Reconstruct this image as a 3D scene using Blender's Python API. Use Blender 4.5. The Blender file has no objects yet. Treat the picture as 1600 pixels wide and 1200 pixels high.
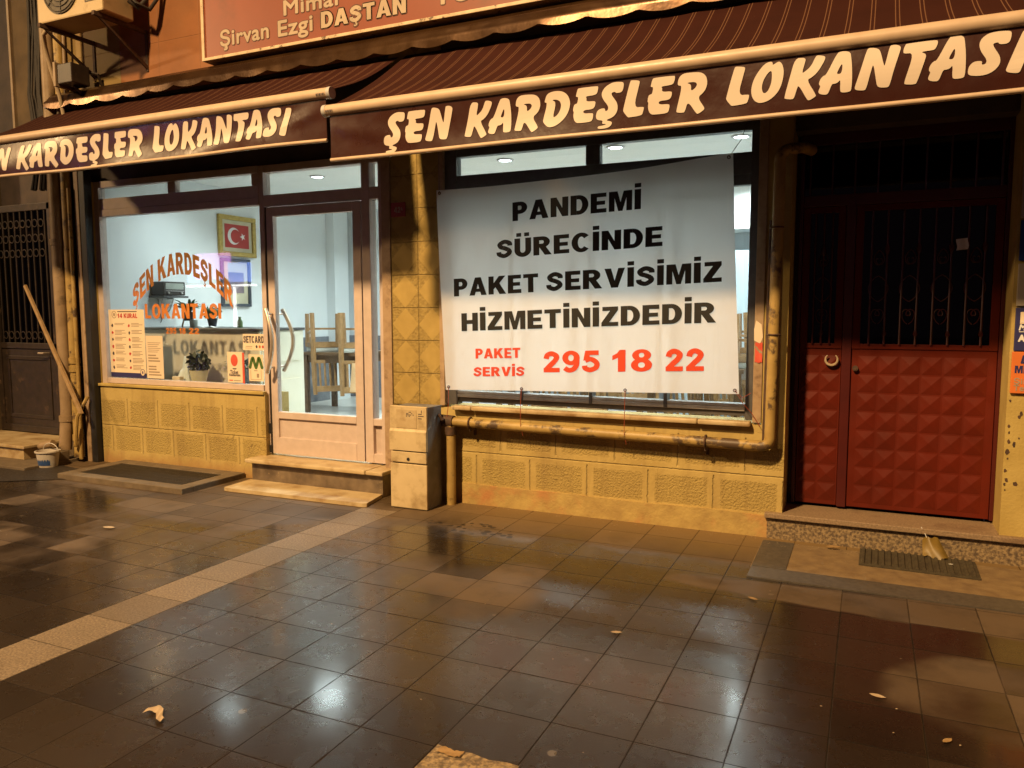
import bpy, bmesh, math, random
from mathutils import Vector, Matrix
from mathutils.geometry import tessellate_polygon
random.seed(7)
S = bpy.context.scene
COL = S.collection
PI = math.pi

# ---------------------------------------------------------------- camera
cd = bpy.data.cameras.new('camera'); cam = bpy.data.objects.new('camera', cd); COL.objects.link(cam); S.camera = cam
cd.sensor_fit = 'HORIZONTAL'; cd.sensor_width = 36.0; cd.lens = 1215 / 1600 * 36; cd.clip_start = .05; cd.clip_end = 300
YAW, PITCH, ROLL = math.radians(24.6), math.radians(5.4), math.radians(-.1)
fw = Vector((-math.sin(YAW) * math.cos(PITCH), math.cos(YAW) * math.cos(PITCH), -math.sin(PITCH)))
rt = Vector((math.cos(YAW), math.sin(YAW), 0)); up = rt.cross(fw)
r2 = math.cos(ROLL) * rt + math.sin(ROLL) * up; u2 = -math.sin(ROLL) * rt + math.cos(ROLL) * up
m = Matrix((r2, u2, -fw)).transposed().to_4x4(); m.translation = Vector((0, -5.1155, 1.45)); cam.matrix_world = m

# ---------------------------------------------------------------- night sky and street lamps
W = bpy.data.worlds.new('World'); S.world = W; W.use_nodes = True
bg = W.node_tree.nodes['Background']; bg.inputs[0].default_value = (.27, .18, .22, 1); bg.inputs[1].default_value = .13
def street_light(name, loc, power, color, radius, aim=None):
    l = bpy.data.lights.new(name, 'SPOT' if aim else 'POINT'); l.energy = power; l.color = color; l.shadow_soft_size = radius
    o = bpy.data.objects.new(name, l); COL.objects.link(o); o.location = loc
    if aim:        # a lantern with a cut-off reflector: its light fades towards the upper storey
        l.spot_size = math.radians(88); l.spot_blend = 1.0; o.rotation_euler = (Vector(aim) - Vector(loc)).to_track_quat('-Z', 'Y').to_euler()
street_light('street_lamp_light', (-4.3, -9.2, 10.2), 12900, (1, .65, .30), .4, (-1.4, -1.2, 0))
street_light('far_street_lamp_light', (-17.5, -9.7, 8.2), 3900, (1, .645, .30), .4)
S.view_settings.view_transform = 'Standard'; S.view_settings.look = 'None'; S.view_settings.exposure = 0; S.view_settings.gamma = 1
cy = S.cycles
cy.use_denoising = True; cy.max_bounces = 8; cy.transparent_max_bounces = 16; cy.caustics_reflective = False; cy.caustics_refractive = False
cy.sample_clamp_indirect = 6.0

# ---------------------------------------------------------------- materials
def nodes(name):
    mt = bpy.data.materials.new(name); mt.use_nodes = True; nt = mt.node_tree
    return mt, nt, nt.nodes['Principled BSDF'], nt.links
def N(nt, t, **k):
    n = nt.nodes.new(t)
    for a, v in k.items(): setattr(n, a, v)
    return n
def noise(nt, co, sc, det=4, rough=.55):
    n = N(nt, 'ShaderNodeTexNoise'); n.inputs['Scale'].default_value = sc; n.inputs['Detail'].default_value = det; n.inputs['Roughness'].default_value = rough
    nt.links.new(co, n.inputs['Vector']); return n.outputs['Fac']
def ramp(nt, fac, stops):
    r = N(nt, 'ShaderNodeValToRGB'); e = r.color_ramp.elements
    while len(e) < len(stops): e.new(.5)
    for i, (p, c) in enumerate(stops):
        e[i].position = p; e[i].color = (c, c, c, 1) if isinstance(c, (int, float)) else (*c, 1)
    nt.links.new(fac, r.inputs['Fac']); return r.outputs['Color']
def math_(nt, op, a, b=None, c=None):
    n = N(nt, 'ShaderNodeMath', operation=op)
    for i, v in enumerate((a, b, c)):
        if v is None: continue
        if isinstance(v, (int, float)): n.inputs[i].default_value = v
        else: nt.links.new(v, n.inputs[i])
    return n.outputs[0]
def mixc(nt, fac, a, b):
    n = N(nt, 'ShaderNodeMix', data_type='RGBA')
    for v, s in ((fac, n.inputs[0]), (a, n.inputs[6]), (b, n.inputs[7])):
        if isinstance(v, (int, float)): s.default_value = v
        elif isinstance(v, tuple): s.default_value = (*v, 1)
        else: nt.links.new(v, s)
    return n.outputs[2]
def bump(nt, h, strength, dist, b, prev=None):
    n = N(nt, 'ShaderNodeBump'); n.inputs['Strength'].default_value = strength; n.inputs['Distance'].default_value = dist
    nt.links.new(h, n.inputs['Height'])
    if prev is not None: nt.links.new(prev, n.inputs['Normal'])
    if b is not None: nt.links.new(n.outputs[0], b.inputs['Normal'])
    return n.outputs[0]
def pm(name, c1, c2=None, sc=6, lo=.35, hi=.65, rough=.6, rough2=None, metal=0, bmp=0, bsc=80, bd=.002, spec=.5, det=6, dirt=None, dsc=2.5, dlo=.55, dhi=.75, coat=0):
    """two-tone noisy paint / stone / metal with optional bump and dirt patches"""
    mt, nt, b, L = nodes(name)
    co = N(nt, 'ShaderNodeTexCoord').outputs['Object']
    b.inputs['Metallic'].default_value = metal; b.inputs['Roughness'].default_value = rough
    b.inputs['Specular IOR Level'].default_value = spec; b.inputs['Coat Weight'].default_value = coat
    if c2 is None: c2 = tuple(x * .8 for x in c1)
    f = noise(nt, co, sc, det)
    c = ramp(nt, f, [(lo, c1), (hi, c2)])
    if dirt is not None:
        d = ramp(nt, noise(nt, co, dsc, 7, .65), [(dlo, 0.0), (dhi, 1.0)])
        c = mixc(nt, d, c, dirt)
    L.new(c, b.inputs['Base Color'])
    if rough2 is not None: L.new(ramp(nt, noise(nt, co, sc * 1.7, 4), [(.35, rough), (.65, rough2)]), b.inputs['Roughness'])
    if bmp: bump(nt, noise(nt, co, bsc, 5, .6), bmp, bd, b)
    return mt
M = {}
M['ochre'] = pm('ochre_wall_paint', (.50, .37, .115), (.42, .30, .085), sc=5, rough=.82, bmp=.6, bsc=60, bd=.004, dirt=(.27, .18, .055), dsc=1.6, dlo=.56, dhi=.8)
M['ochre_rough'] = pm('ochre_rough_render', (.46, .335, .10), (.35, .25, .07), sc=22, rough=.88, bmp=1.0, bsc=75, bd=.012, dirt=(.26, .17, .055), dsc=2.2, dlo=.56, dhi=.8)
M['plinth'] = pm('dirty_plinth', (.46, .33, .11), (.35, .235, .08), sc=9, rough=.85, bmp=.8, bsc=40, bd=.006, dirt=(.44, .21, .075), dsc=3.5, dlo=.5, dhi=.7)
M['relief'] = pm('relief_tile', (.40, .28, .078), (.31, .21, .055), sc=14, rough=.75, bmp=.9, bsc=70, bd=.006, dirt=(.22, .14, .04), dsc=3)
M['upper'] = pm('terracotta_cladding', (.46, .20, .075), (.36, .15, .055), sc=3, rough=.75, bmp=.25, bsc=40, bd=.003, dirt=(.26, .12, .05), dsc=1.2, dlo=.5)
M['upper_pale'] = pm('pale_cladding', (.42, .28, .10), (.34, .22, .08), sc=3, rough=.75, bmp=.25, bsc=40, dirt=(.2, .13, .05), dsc=1.5)
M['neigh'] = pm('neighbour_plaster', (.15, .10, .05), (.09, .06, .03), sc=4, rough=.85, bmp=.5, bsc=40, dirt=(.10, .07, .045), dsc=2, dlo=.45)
M['lintel'] = pm('dark_lintel', (.10, .07, .055), (.06, .045, .04), sc=5, rough=.7, bmp=.3)
M['frame'] = pm('wood_look_aluminium', (.58, .47, .42), (.52, .42, .37), sc=14, rough=.42, rough2=.55, bmp=.05, bsc=160)
M['frame_dark'] = pm('dark_aluminium', (.10, .095, .095), (.075, .07, .07), sc=14, rough=.4)
M['silver'] = pm('silver_aluminium', (.46, .44, .43), (.38, .36, .35), sc=12, rough=.38, metal=.1, dirt=(.2, .16, .12), dsc=6)
M['black'] = pm('black_rubber', (.012, .011, .011), (.02, .018, .017), rough=.5)
M['post'] = pm('beige_metal_post', (.40, .28, .17), (.33, .22, .13), sc=20, rough=.55, bmp=.2, dirt=(.15, .09, .05), dsc=9, dlo=.55)
M['marble'] = pm('worn_marble', (.55, .43, .25), (.42, .30, .15), sc=6, rough=.45, bmp=.35, bsc=30, bd=.004, dirt=(.26, .15, .06), dsc=5, dlo=.52, dhi=.72)
M['riser'] = pm('grey_brown_marble', (.20, .15, .10), (.09, .065, .045), sc=11, lo=.3, hi=.7, rough=.4, bmp=.1, dirt=(.34, .25, .14), dsc=14, dlo=.62, dhi=.7)
M['granite'] = pm('speckled_granite', (.30, .215, .115), (.10, .07, .045), sc=55, lo=.4, hi=.6, rough=.6, bmp=.8, bsc=70, bd=.005)
M['granite_top'] = pm('granite_tread', (.33, .23, .14), (.19, .13, .08), sc=90, rough=.5, bmp=.2, bsc=90, dirt=(.16, .1, .06), dsc=4)
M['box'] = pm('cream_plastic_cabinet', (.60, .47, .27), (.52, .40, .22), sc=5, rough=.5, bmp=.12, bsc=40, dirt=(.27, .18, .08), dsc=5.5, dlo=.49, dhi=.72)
M['boxshade'] = pm('cabinet_shaded_side', (.20, .19, .18), (.13, .12, .115), sc=8, rough=.5, dirt=(.3, .25, .18), dsc=9, dlo=.6)  # shade of the side turned from the lamps is put into this grey
M['pipe'] = pm('ochre_painted_pipe', (.44, .30, .10), (.34, .22, .065), sc=9, rough=.5, bmp=.25, bsc=50, bd=.003, dirt=(.09, .055, .03), dsc=6, dlo=.53, dhi=.60)
M['pvc'] = pm('old_pvc_pipe', (.35, .245, .145), (.26, .175, .095), sc=7, rough=.5, bmp=.15, dirt=(.12, .08, .045), dsc=6, dlo=.55, dhi=.72)
M['rust'] = pm('rusty_iron', (.11, .055, .03), (.05, .03, .02), sc=30, rough=.75, bmp=.5)
M['fabric_rod'] = pm('cream_aluminium_bar', (.50, .37, .26), (.45, .325, .225), sc=10, rough=.38, rough2=.5, dirt=(.42, .28, .17), dsc=7, dlo=.62)
M['valance'] = pm('brown_vinyl', (.040, .0105, .006), (.033, .0088, .005), sc=4, rough=.24, rough2=.34, bmp=.15, bsc=3.5, bd=.025)
M['letter'] = pm('cream_vinyl_letter', (.60, .50, .41), (.56, .465, .38), sc=4, rough=.35)
M['hood'] = pm('brown_sheet_metal', (.085, .042, .016), (.055, .026, .011), sc=3, rough=.22, rough2=.34, metal=.65, bmp=.2, bsc=2, bd=.03, dirt=(.05, .025, .014), dsc=7, dlo=.6)
M['sign_or'] = pm('orange_sign_face', (.22, .052, .023), (.19, .045, .020), sc=2, rough=.42, dirt=(.15, .042, .02), dsc=3, dlo=.55)
M['sign_fr'] = pm('pale_sign_frame', (.60, .46, .30), (.45, .33, .2), sc=12, rough=.5, dirt=(.10, .06, .03), dsc=14, dlo=.58, dhi=.64)
M['sign_tx'] = pm('cream_sign_letter', (.42, .32, .22), rough=.5)
M['dark_tx'] = pm('dark_letter_edge', (.10, .03, .015), rough=.5)
M['ac'] = pm('aged_white_casing', (.55, .41, .23), (.46, .34, .18), sc=4, rough=.5, dirt=(.3, .2, .1), dsc=6, dlo=.58)
M['acdark'] = pm('dark_grille', (.12, .10, .07), (.07, .055, .04), sc=20, rough=.6)
M['iron'] = pm('dark_brown_iron', (.042, .028, .02), (.026, .018, .013), sc=14, rough=.45, bmp=.2, dirt=(.14, .085, .05), dsc=8, dlo=.6)
M['red'] = pm('red_door_paint', (.122, .0150, .0066), (.095, .0122, .0052), sc=5, spec=.2, rough=.36, rough2=.5, bmp=.1, bsc=60, dirt=(.16, .022, .009), dsc=4, dlo=.62, dhi=.75)
M['reddark'] = pm('red_frame_paint', (.075, .007, .0045), (.058, .0055, .004), sc=6, rough=.4, bmp=.1)
M['bars'] = pm('red_iron_bars', (.07, .009, .006), (.05, .007, .005), sc=20, rough=.45)
M['wood'] = pm('varnished_wood', (.33, .19, .08), (.24, .13, .05), sc=18, rough=.4)
M['table'] = pm('brown_table_wood', (.15, .085, .04), (.10, .055, .027), sc=14, rough=.4)
M['seatpad'] = pm('grey_seat_fabric', (.42, .42, .38), (.36, .36, .32), sc=50, rough=.9)
M['inwall'] = pm('white_room_paint', (.74, .78, .79), (.70, .74, .76), sc=2.5, rough=.85, bmp=.08)
M['ceil'] = pm('ceiling_paint', (.80, .81, .80), (.76, .78, .77), sc=5, rough=.9)
M['floor'] = pm('beige_floor_tile', (.64, .62, .57), (.55, .53, .48), sc=2, rough=.3)
M['wains'] = pm('grey_marble_wainscot', (.10, .11, .13), (.26, .27, .29), sc=5, lo=.3, hi=.7, rough=.3)
M['counter'] = pm('ivory_counter', (.74, .72, .60), (.70, .68, .56), sc=3, rough=.5)
M['cback'] = pm('pale_counter_front', (.62, .56, .50), (.56, .50, .45), sc=3, rough=.6)
M['ctop'] = pm('dark_counter_top', (.05, .05, .05), (.09, .09, .09), sc=30, rough=.3)
M['gold'] = pm('gilt_frame', (.50, .36, .10), (.36, .25, .06), sc=25, rough=.4, metal=.4)
M['flagred'] = pm('flag_red', (.42, .035, .03), rough=.6)
M['white'] = pm('white_print', (.80, .79, .77), rough=.6)
M['mount'] = pm('cream_mount', (.58, .54, .38), rough=.8)
M['dkframe'] = pm('dark_blue_frame', (.045, .06, .08), rough=.4)
M['photo'] = pm('muted_print', (.22, .17, .2), (.08, .08, .1), sc=9, rough=.5)
M['leaf'] = pm('green_leaf', (.07, .15, .07), (.04, .10, .05), sc=12, rough=.45)
M['leafblue'] = pm('bluish_leaf', (.09, .15, .16), (.05, .09, .11), sc=12, rough=.45)
M['leafdark'] = pm('dark_leaf', (.022, .028, .016), (.04, .045, .02), sc=20, rough=.5)
M['soil'] = pm('potting_soil', (.03, .02, .014), rough=.95)
M['pot'] = pm('cream_pot', (.62, .55, .38), (.5, .44, .3), sc=9, rough=.6)
M['potdark'] = pm('dark_pot', (.04, .05, .06), rough=.5)
M['radio'] = pm('black_radio_body', (.035, .028, .024), (.025, .02, .018), rough=.35)
M['radioface'] = pm('radio_dial', (.34, .37, .33), (.26, .28, .25), sc=8, rough=.35)
M['banner_tx'] = pm('black_print', (.016, .015, .015), rough=.55)
M['banner_red'] = pm('red_print', (.72, .075, .03), (.68, .07, .028), rough=.5)
M['winor'] = pm('orange_window_vinyl', (.62, .16, .02), (.52, .12, .018), sc=4, rough=.5)
M['paper'] = pm('cream_paper', (.80, .66, .48), (.76, .62, .45), sc=5, rough=.7)
M['paper2'] = pm('thin_notice_paper', (.76, .62, .46), (.72, .58, .43), sc=5, rough=.7)
M['txred'] = pm('red_ink', (.55, .04, .035), rough=.6)
M['txdark'] = pm('dark_ink', (.06, .045, .06), rough=.6)
M['txgrey'] = pm('grey_ink', (.36, .27, .19), rough=.7)
M['navy'] = pm('navy_print', (.03, .03, .13), rough=.5)
M['green'] = pm('green_print', (.08, .16, .03), rough=.5)
M['redcard'] = pm('red_card', (.70, .10, .06), rough=.5)
M['plblue'] = pm('blue_plate', (.012, .045, .22), rough=.35)
M['plgrey'] = pm('grey_plate', (.44, .38, .30), rough=.5)
M['plorange'] = pm('orange_plate', (.75, .20, .045), rough=.4)
M['mat'] = pm('ribbed_rubber_mat', (.07, .055, .03), (.04, .03, .018), sc=30, rough=.7, bmp=.5)
M['grate'] = pm('iron_grate', (.05, .04, .032), (.03, .024, .02), sc=25, rough=.6, bmp=.4)
M['concrete'] = pm('worn_concrete', (.17, .125, .078), (.12, .088, .055), sc=12, rough=.75, bmp=.5, bsc=60, dirt=(.10, .07, .045), dsc=4)
M['asphalt'] = pm('wet_asphalt', (.04, .032, .026), (.025, .02, .017), sc=40, rough=.35, rough2=.6, bmp=.8, bsc=90, bd=.004)
M['apron'] = pm('dusty_screed', (.22, .15, .075), (.16, .105, .055), sc=12, rough=.7, rough2=.5, bmp=.4, bsc=90, dirt=(.09, .06, .04), dsc=3)
M['aprondk'] = pm('dark_paver', (.085, .07, .055), (.06, .05, .04), sc=40, rough=.55, bmp=.3, bsc=120)
M['plank'] = pm('weathered_plank', (.42, .28, .14), (.32, .2, .09), sc=16, rough=.7, bmp=.3)
M['bucket'] = pm('white_plastic', (.60, .55, .48), (.52, .46, .4), sc=7, rough=.4, dirt=(.3, .2, .12), dsc=8)
M['bucketlab'] = pm('blue_bucket_print', (.04, .10, .26), (.03, .07, .2), sc=6, rough=.4)
M['dryleaf'] = pm('dry_leaf', (.32, .20, .085), (.22, .13, .05), sc=30, rough=.7)
M['scrap'] = pm('pale_scrap', (.42, .32, .21), (.34, .25, .16), sc=20, rough=.7)
M['yellow'] = pm('yellow_wrapper', (.20, .125, .022), (.14, .088, .016), sc=18, rough=.5)
M['cable'] = pm('black_cable', (.02, .015, .012), (.035, .025, .018), sc=20, rough=.6)
M['hose'] = pm('cream_hose', (.55, .42, .27), rough=.5)
M['cord'] = pm('red_cord', (.36, .07, .03), rough=.7)
M['twine'] = pm('dark_twine', (.08, .06, .05), rough=.8)
M['plastic_bag'] = pm('white_bag', (.75, .78, .80), (.6, .64, .66), sc=12, rough=.4)
M['cabinet'] = pm('pale_blue_cabinet', (.50, .60, .66), (.46, .56, .62), sc=3, rough=.5)
M['handle'] = pm('brushed_handle', (.62, .52, .42), (.55, .45, .36), sc=20, rough=.3, metal=.6)
M['redsign'] = pm('red_number_plate', (.30, .02, .015), rough=.45)

def glass(name, tint, ior=1.45):
    mt, nt, b, L = nodes(name); nt.nodes.remove(b)
    tr = N(nt, 'ShaderNodeBsdfTransparent'); tr.inputs[0].default_value = (*tint, 1)
    gl = N(nt, 'ShaderNodeBsdfGlossy'); gl.inputs['Roughness'].default_value = .02
    fr = N(nt, 'ShaderNodeFresnel')   # same reflectance from both sides of a thin pane
    bf = N(nt, 'ShaderNodeNewGeometry').outputs['Backfacing']; L.new(math_(nt, 'ADD', math_(nt, 'MULTIPLY', bf, 1 / ior - ior), ior), fr.inputs[0])
    mx = N(nt, 'ShaderNodeMixShader'); L.new(fr.outputs[0], mx.inputs[0]); L.new(tr.outputs[0], mx.inputs[1]); L.new(gl.outputs[0], mx.inputs[2])
    L.new(mx.outputs[0], nt.nodes['Material Output'].inputs[0]); return mt
M['glass'] = glass('window_glass', (.93, .96, .96))
M['glassdark'] = glass('dusty_dark_glass', (.35, .33, .3))
def emit(name, c, s):
    mt, nt, b, L = nodes(name); b.inputs['Base Color'].default_value = (*c, 1); b.inputs['Emission Color'].default_value = (*c, 1); b.inputs['Emission Strength'].default_value = s; return mt
M['lamp'] = emit('lit_downlight', (.85, .97, 1.0), 16)
def banner_mat():
    mt, nt, b, L = nodes('translucent_banner_vinyl')
    co = N(nt, 'ShaderNodeTexCoord').outputs['Object']
    c = ramp(nt, noise(nt, co, 3, 5), [(.3, (.82, .77, .74)), (.7, (.78, .72, .69))])
    mp = N(nt, 'ShaderNodeMapping'); mp.inputs['Scale'].default_value = (5.5, 1, .55); mp.inputs['Rotation'].default_value = (0, .12, 0); L.new(co, mp.inputs['Vector'])
    L.new(c, b.inputs['Base Color']); b.inputs['Roughness'].default_value = .5
    bump(nt, noise(nt, mp.outputs[0], 1.6, 4), .35, .03, b)
    t = N(nt, 'ShaderNodeBsdfTranslucent'); t.inputs[0].default_value = (.75, .72, .70, 1)
    mx = N(nt, 'ShaderNodeMixShader'); mx.inputs[0].default_value = .5
    L.new(b.outputs[0], mx.inputs[1]); L.new(t.outputs[0], mx.inputs[2]); L.new(mx.outputs[0], nt.nodes['Material Output'].inputs[0]); return mt
M['banner'] = banner_mat()
def vinyl_mat():
    mt, nt, b, L = nodes('orange_window_vinyl')
    b.inputs['Base Color'].default_value = (.62, .18, .025, 1); b.inputs['Roughness'].default_value = .5
    t = N(nt, 'ShaderNodeBsdfTranslucent'); t.inputs[0].default_value = (.75, .20, .03, 1)
    mx = N(nt, 'ShaderNodeMixShader'); mx.inputs[0].default_value = .4
    L.new(b.outputs[0], mx.inputs[1]); L.new(t.outputs[0], mx.inputs[2]); L.new(mx.outputs[0], nt.nodes['Material Output'].inputs[0]); return mt
M['winor'] = vinyl_mat()
def stripe_mat():
    """brown awning cloth with pairs of thin pale stripes"""
    mt, nt, b, L = nodes('striped_awning_cloth')
    co = N(nt, 'ShaderNodeTexCoord').outputs['Object']
    sx = N(nt, 'ShaderNodeSeparateXYZ'); L.new(co, sx.inputs[0])
    p = math_(nt, 'MODULO', math_(nt, 'ADD', sx.outputs[0], 20.0), .112)
    a = math_(nt, 'LESS_THAN', math_(nt, 'ABSOLUTE', math_(nt, 'SUBTRACT', p, .040)), .0022)
    c = math_(nt, 'LESS_THAN', math_(nt, 'ABSOLUTE', math_(nt, 'SUBTRACT', p, .058)), .0022)
    f = math_(nt, 'MULTIPLY', math_(nt, 'MAXIMUM', a, c), .75)
    base = ramp(nt, noise(nt, co, 3, 5), [(.3, (.034, .0085, .005)), (.7, (.025, .0062, .0038))])
    L.new(mixc(nt, f, base, (.17, .085, .045)), b.inputs['Base Color']); b.inputs['Roughness'].default_value = .8; b.inputs['Specular IOR Level'].default_value = .12
    bump(nt, noise(nt, co, 300, 2), .2, .001, b); return mt
M['cloth'] = stripe_mat()

def paving_mat():
    """300 mm pavers: joints, tone per paver, wet and dry areas"""
    mt, nt, b, L = nodes('wet_concrete_pavers')
    co = N(nt, 'ShaderNodeTexCoord').outputs['Object']
    s = N(nt, 'ShaderNodeSeparateXYZ'); L.new(co, s.inputs[0])
    X, Y = s.outputs[0], s.outputs[1]
    u = math_(nt, 'DIVIDE', math_(nt, 'ADD', X, .371 + .2985 * 100), .2985)
    v = math_(nt, 'DIVIDE', math_(nt, 'ADD', Y, .866 + .3014 * 100), .3014)
    wob = math_(nt, 'MULTIPLY', math_(nt, 'SUBTRACT', noise(nt, co, 45, 3), .5), .012)
    fu = math_(nt, 'FRACT', math_(nt, 'ADD', u, wob)); fv = math_(nt, 'FRACT', math_(nt, 'ADD', v, wob))
    du = math_(nt, 'MINIMUM', fu, math_(nt, 'SUBTRACT', 1.0, fu)); dv = math_(nt, 'MINIMUM', fv, math_(nt, 'SUBTRACT', 1.0, fv))
    d = math_(nt, 'MINIMUM', du, dv)
    joint = math_(nt, 'SUBTRACT', 1.0, math_(nt, 'SMOOTH_MIN', math_(nt, 'DIVIDE', d, math_(nt, 'MULTIPLY_ADD', noise(nt, co, 9, 4, .7), .026, .002)), 1.0, .1))
    joint = math_(nt, 'MAXIMUM', joint, 0.0)
    cell = N(nt, 'ShaderNodeCombineXYZ'); L.new(math_(nt, 'FLOOR', u), cell.inputs[0]); L.new(math_(nt, 'FLOOR', v), cell.inputs[1])
    wn = N(nt, 'ShaderNodeTexWhiteNoise'); L.new(cell.outputs[0], wn.inputs['Vector']); rnd = wn.outputs['Value']
    # dryness: dusty along the wall, one dry course at the right, patches of single pavers elsewhere
    n1 = noise(nt, co, 1.6, 4, .5); n2 = noise(nt, co, 7, 5, .6)
    def blob(x0, y0, rx, ry, amp):
        q = math_(nt, 'ADD', math_(nt, 'POWER', math_(nt, 'DIVIDE', math_(nt, 'SUBTRACT', X, x0), rx), 2.0), math_(nt, 'POWER', math_(nt, 'DIVIDE', math_(nt, 'SUBTRACT', Y, y0), ry), 2.0))
        r_ = N(nt, 'ShaderNodeMapRange'); r_.interpolation_type = 'SMOOTHSTEP'; L.new(q, r_.inputs[0]); r_.inputs[1].default_value = .45; r_.inputs[2].default_value = 1.25; r_.inputs[3].default_value = amp; r_.inputs[4].default_value = 0.0
        return r_.outputs[0]
    near = ramp(nt, math_(nt, 'ADD', Y, 1.2), [(.36, 0.0), (.62, .55)])
    dr = math_(nt, 'ADD', near, math_(nt, 'MULTIPLY', n1, .9))
    for bl in ((1.2, -1.0, 2.3, .21, .8), (-1.95, -1.55, .62, .55, .34), (.55, -1.85, .55, .42, .5), (-5.4, -1.2, 2.0, .9, .30), (-4.2, -.75, 1.3, .55, .4), (-4.6, -2.2, 1.1, .35, .3)): dr = math_(nt, 'ADD', dr, blob(*bl))
    dr = math_(nt, 'ADD', dr, math_(nt, 'ADD', math_(nt, 'MULTIPLY', n2, .14), .13)); dr = math_(nt, 'ADD', dr, math_(nt, 'MULTIPLY', rnd, .20))
    mr = N(nt, 'ShaderNodeMapRange'); mr.interpolation_type = 'SMOOTHSTEP'; L.new(dr, mr.inputs[0]); mr.inputs[1].default_value = .98; mr.inputs[2].default_value = 1.28
    dry = mr.outputs[0]
    grain = noise(nt, co, 190, 3, .65); stain = noise(nt, co, 3.4, 6, .65)
    wetc = ramp(nt, rnd, [(0.0, (.012, .008, .006)), (1.0, (.026, .018, .013))])
    dryc = ramp(nt, rnd, [(0.0, (.070, .047, .031)), (1.0, (.115, .078, .048))])
    c = mixc(nt, dry, wetc, dryc)
    c = mixc(nt, ramp(nt, stain, [(.48, 0.0), (.72, .6)]), c, (.022, .015, .010))
    c = mixc(nt, ramp(nt, grain, [(.55, 0.0), (.78, .35)]), c, (.13, .095, .065))
    dust = math_(nt, 'MULTIPLY', ramp(nt, math_(nt, 'ADD', Y, 1.0), [(.35, 0.0), (.95, .85)]), ramp(nt, math_(nt, 'MULTIPLY', math_(nt, 'ADD', X, 3.4), .5), [(.1, .35), (.5, 1.0)]))
    c = mixc(nt, dust, c, (.20, .125, .048))
    # droplets splashed beside the gas pipe
    vor = N(nt, 'ShaderNodeTexVoronoi'); vor.inputs['Scale'].default_value = 17; L.new(co, vor.inputs['Vector'])
    spots = math_(nt, 'MULTIPLY', math_(nt, 'LESS_THAN', vor.outputs['Distance'], math_(nt, 'MULTIPLY', n2, .62)), math_(nt, 'GREATER_THAN', math_(nt, 'ADD', blob(-2.42, -.72, .42, .30, 1.0), math_(nt, 'MULTIPLY', n1, .3)), .62))
    c = mixc(nt, math_(nt, 'MULTIPLY', spots, .85), c, (.018, .012, .008))
    # chewing gum marks
    vg = N(nt, 'ShaderNodeTexVoronoi'); vg.inputs['Scale'].default_value = 2.3; L.new(co, vg.inputs['Vector'])
    gum = math_(nt, 'LESS_THAN', vg.outputs['Distance'], math_(nt, 'MULTIPLY', n2, .075))
    c = mixc(nt, math_(nt, 'MULTIPLY', gum, .6), c, (.15, .12, .09))
    # granite strip running out from the wall
    st = math_(nt, 'MULTIPLY', math_(nt, 'GREATER_THAN', X, -3.355), math_(nt, 'LESS_THAN', X, -3.058))
    st = math_(nt, 'MULTIPLY', st, math_(nt, 'LESS_THAN', Y, -.44))
    spk = ramp(nt, noise(nt, co, 95, 4, .75), [(.36, (.085, .062, .043)), (.66, (.30, .23, .16))])
    spk = mixc(nt, ramp(nt, math_(nt, 'ADD', math_(nt, 'MULTIPLY', stain, .6), math_(nt, 'MULTIPLY', rnd, .4)), [(.38, 0.0), (.65, .42)]), spk, (.055, .040, .028))
    c = mixc(nt, st, c, spk)
    c = mixc(nt, math_(nt, 'MULTIPLY', joint, ramp(nt, noise(nt, co, 2.2, 4), [(.35, .35), (.6, .85)])), c, (.008, .006, .005))
    L.new(c, b.inputs['Base Color'])
    rw = ramp(nt, n2, [(.3, .22), (.7, .34)])
    r = mixc(nt, dry, rw, (.62, .62, .62)); r = mixc(nt, st, r, (.5, .5, .5)); r = mixc(nt, joint, r, (.8, .8, .8))
    L.new(r, b.inputs['Roughness']); L.new(math_(nt, 'MULTIPLY', math_(nt, 'SUBTRACT', 1.0, joint), .4), b.inputs['Specular IOR Level'])
    wet = math_(nt, 'MULTIPLY', math_(nt, 'SUBTRACT', 1.0, dry), math_(nt, 'SUBTRACT', 1.0, math_(nt, 'MULTIPLY', st, .6)))
    L.new(math_(nt, 'MULTIPLY', math_(nt, 'MULTIPLY', wet, .47), math_(nt, 'SUBTRACT', 1.0, joint)), b.inputs['Coat Weight']); L.new(ramp(nt, math_(nt, 'ADD', math_(nt, 'MULTIPLY', n2, .6), math_(nt, 'MULTIPLY', rnd, .4)), [(.25, .095), (.7, .165)]), b.inputs['Coat Roughness']); b.inputs['Coat IOR'].default_value = 1.5
    h = math_(nt, 'SUBTRACT', math_(nt, 'MULTIPLY', grain, .35), math_(nt, 'MULTIPLY', joint, .7))
    h2 = noise(nt, co, 16, 3)
    v1 = N(nt, 'ShaderNodeVectorMath', operation='SUBTRACT'); L.new(wn.outputs['Color'], v1.inputs[0]); v1.inputs[1].default_value = (.5, .5, .5)
    v2 = N(nt, 'ShaderNodeVectorMath', operation='MULTIPLY_ADD'); L.new(v1.outputs[0], v2.inputs[0]); v2.inputs[1].default_value = (.028, .028, 0); v2.inputs[2].default_value = (0, 0, 1)
    v3 = N(nt, 'ShaderNodeVectorMath', operation='NORMALIZE'); L.new(v2.outputs[0], v3.inputs[0])      # pavers that have settled unevenly
    p = bump(nt, h, .6, .0028, None, v3.outputs[0])
    bump(nt, h2, .06, .006, b, p); return mt
M['paving'] = paving_mat()

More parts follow.
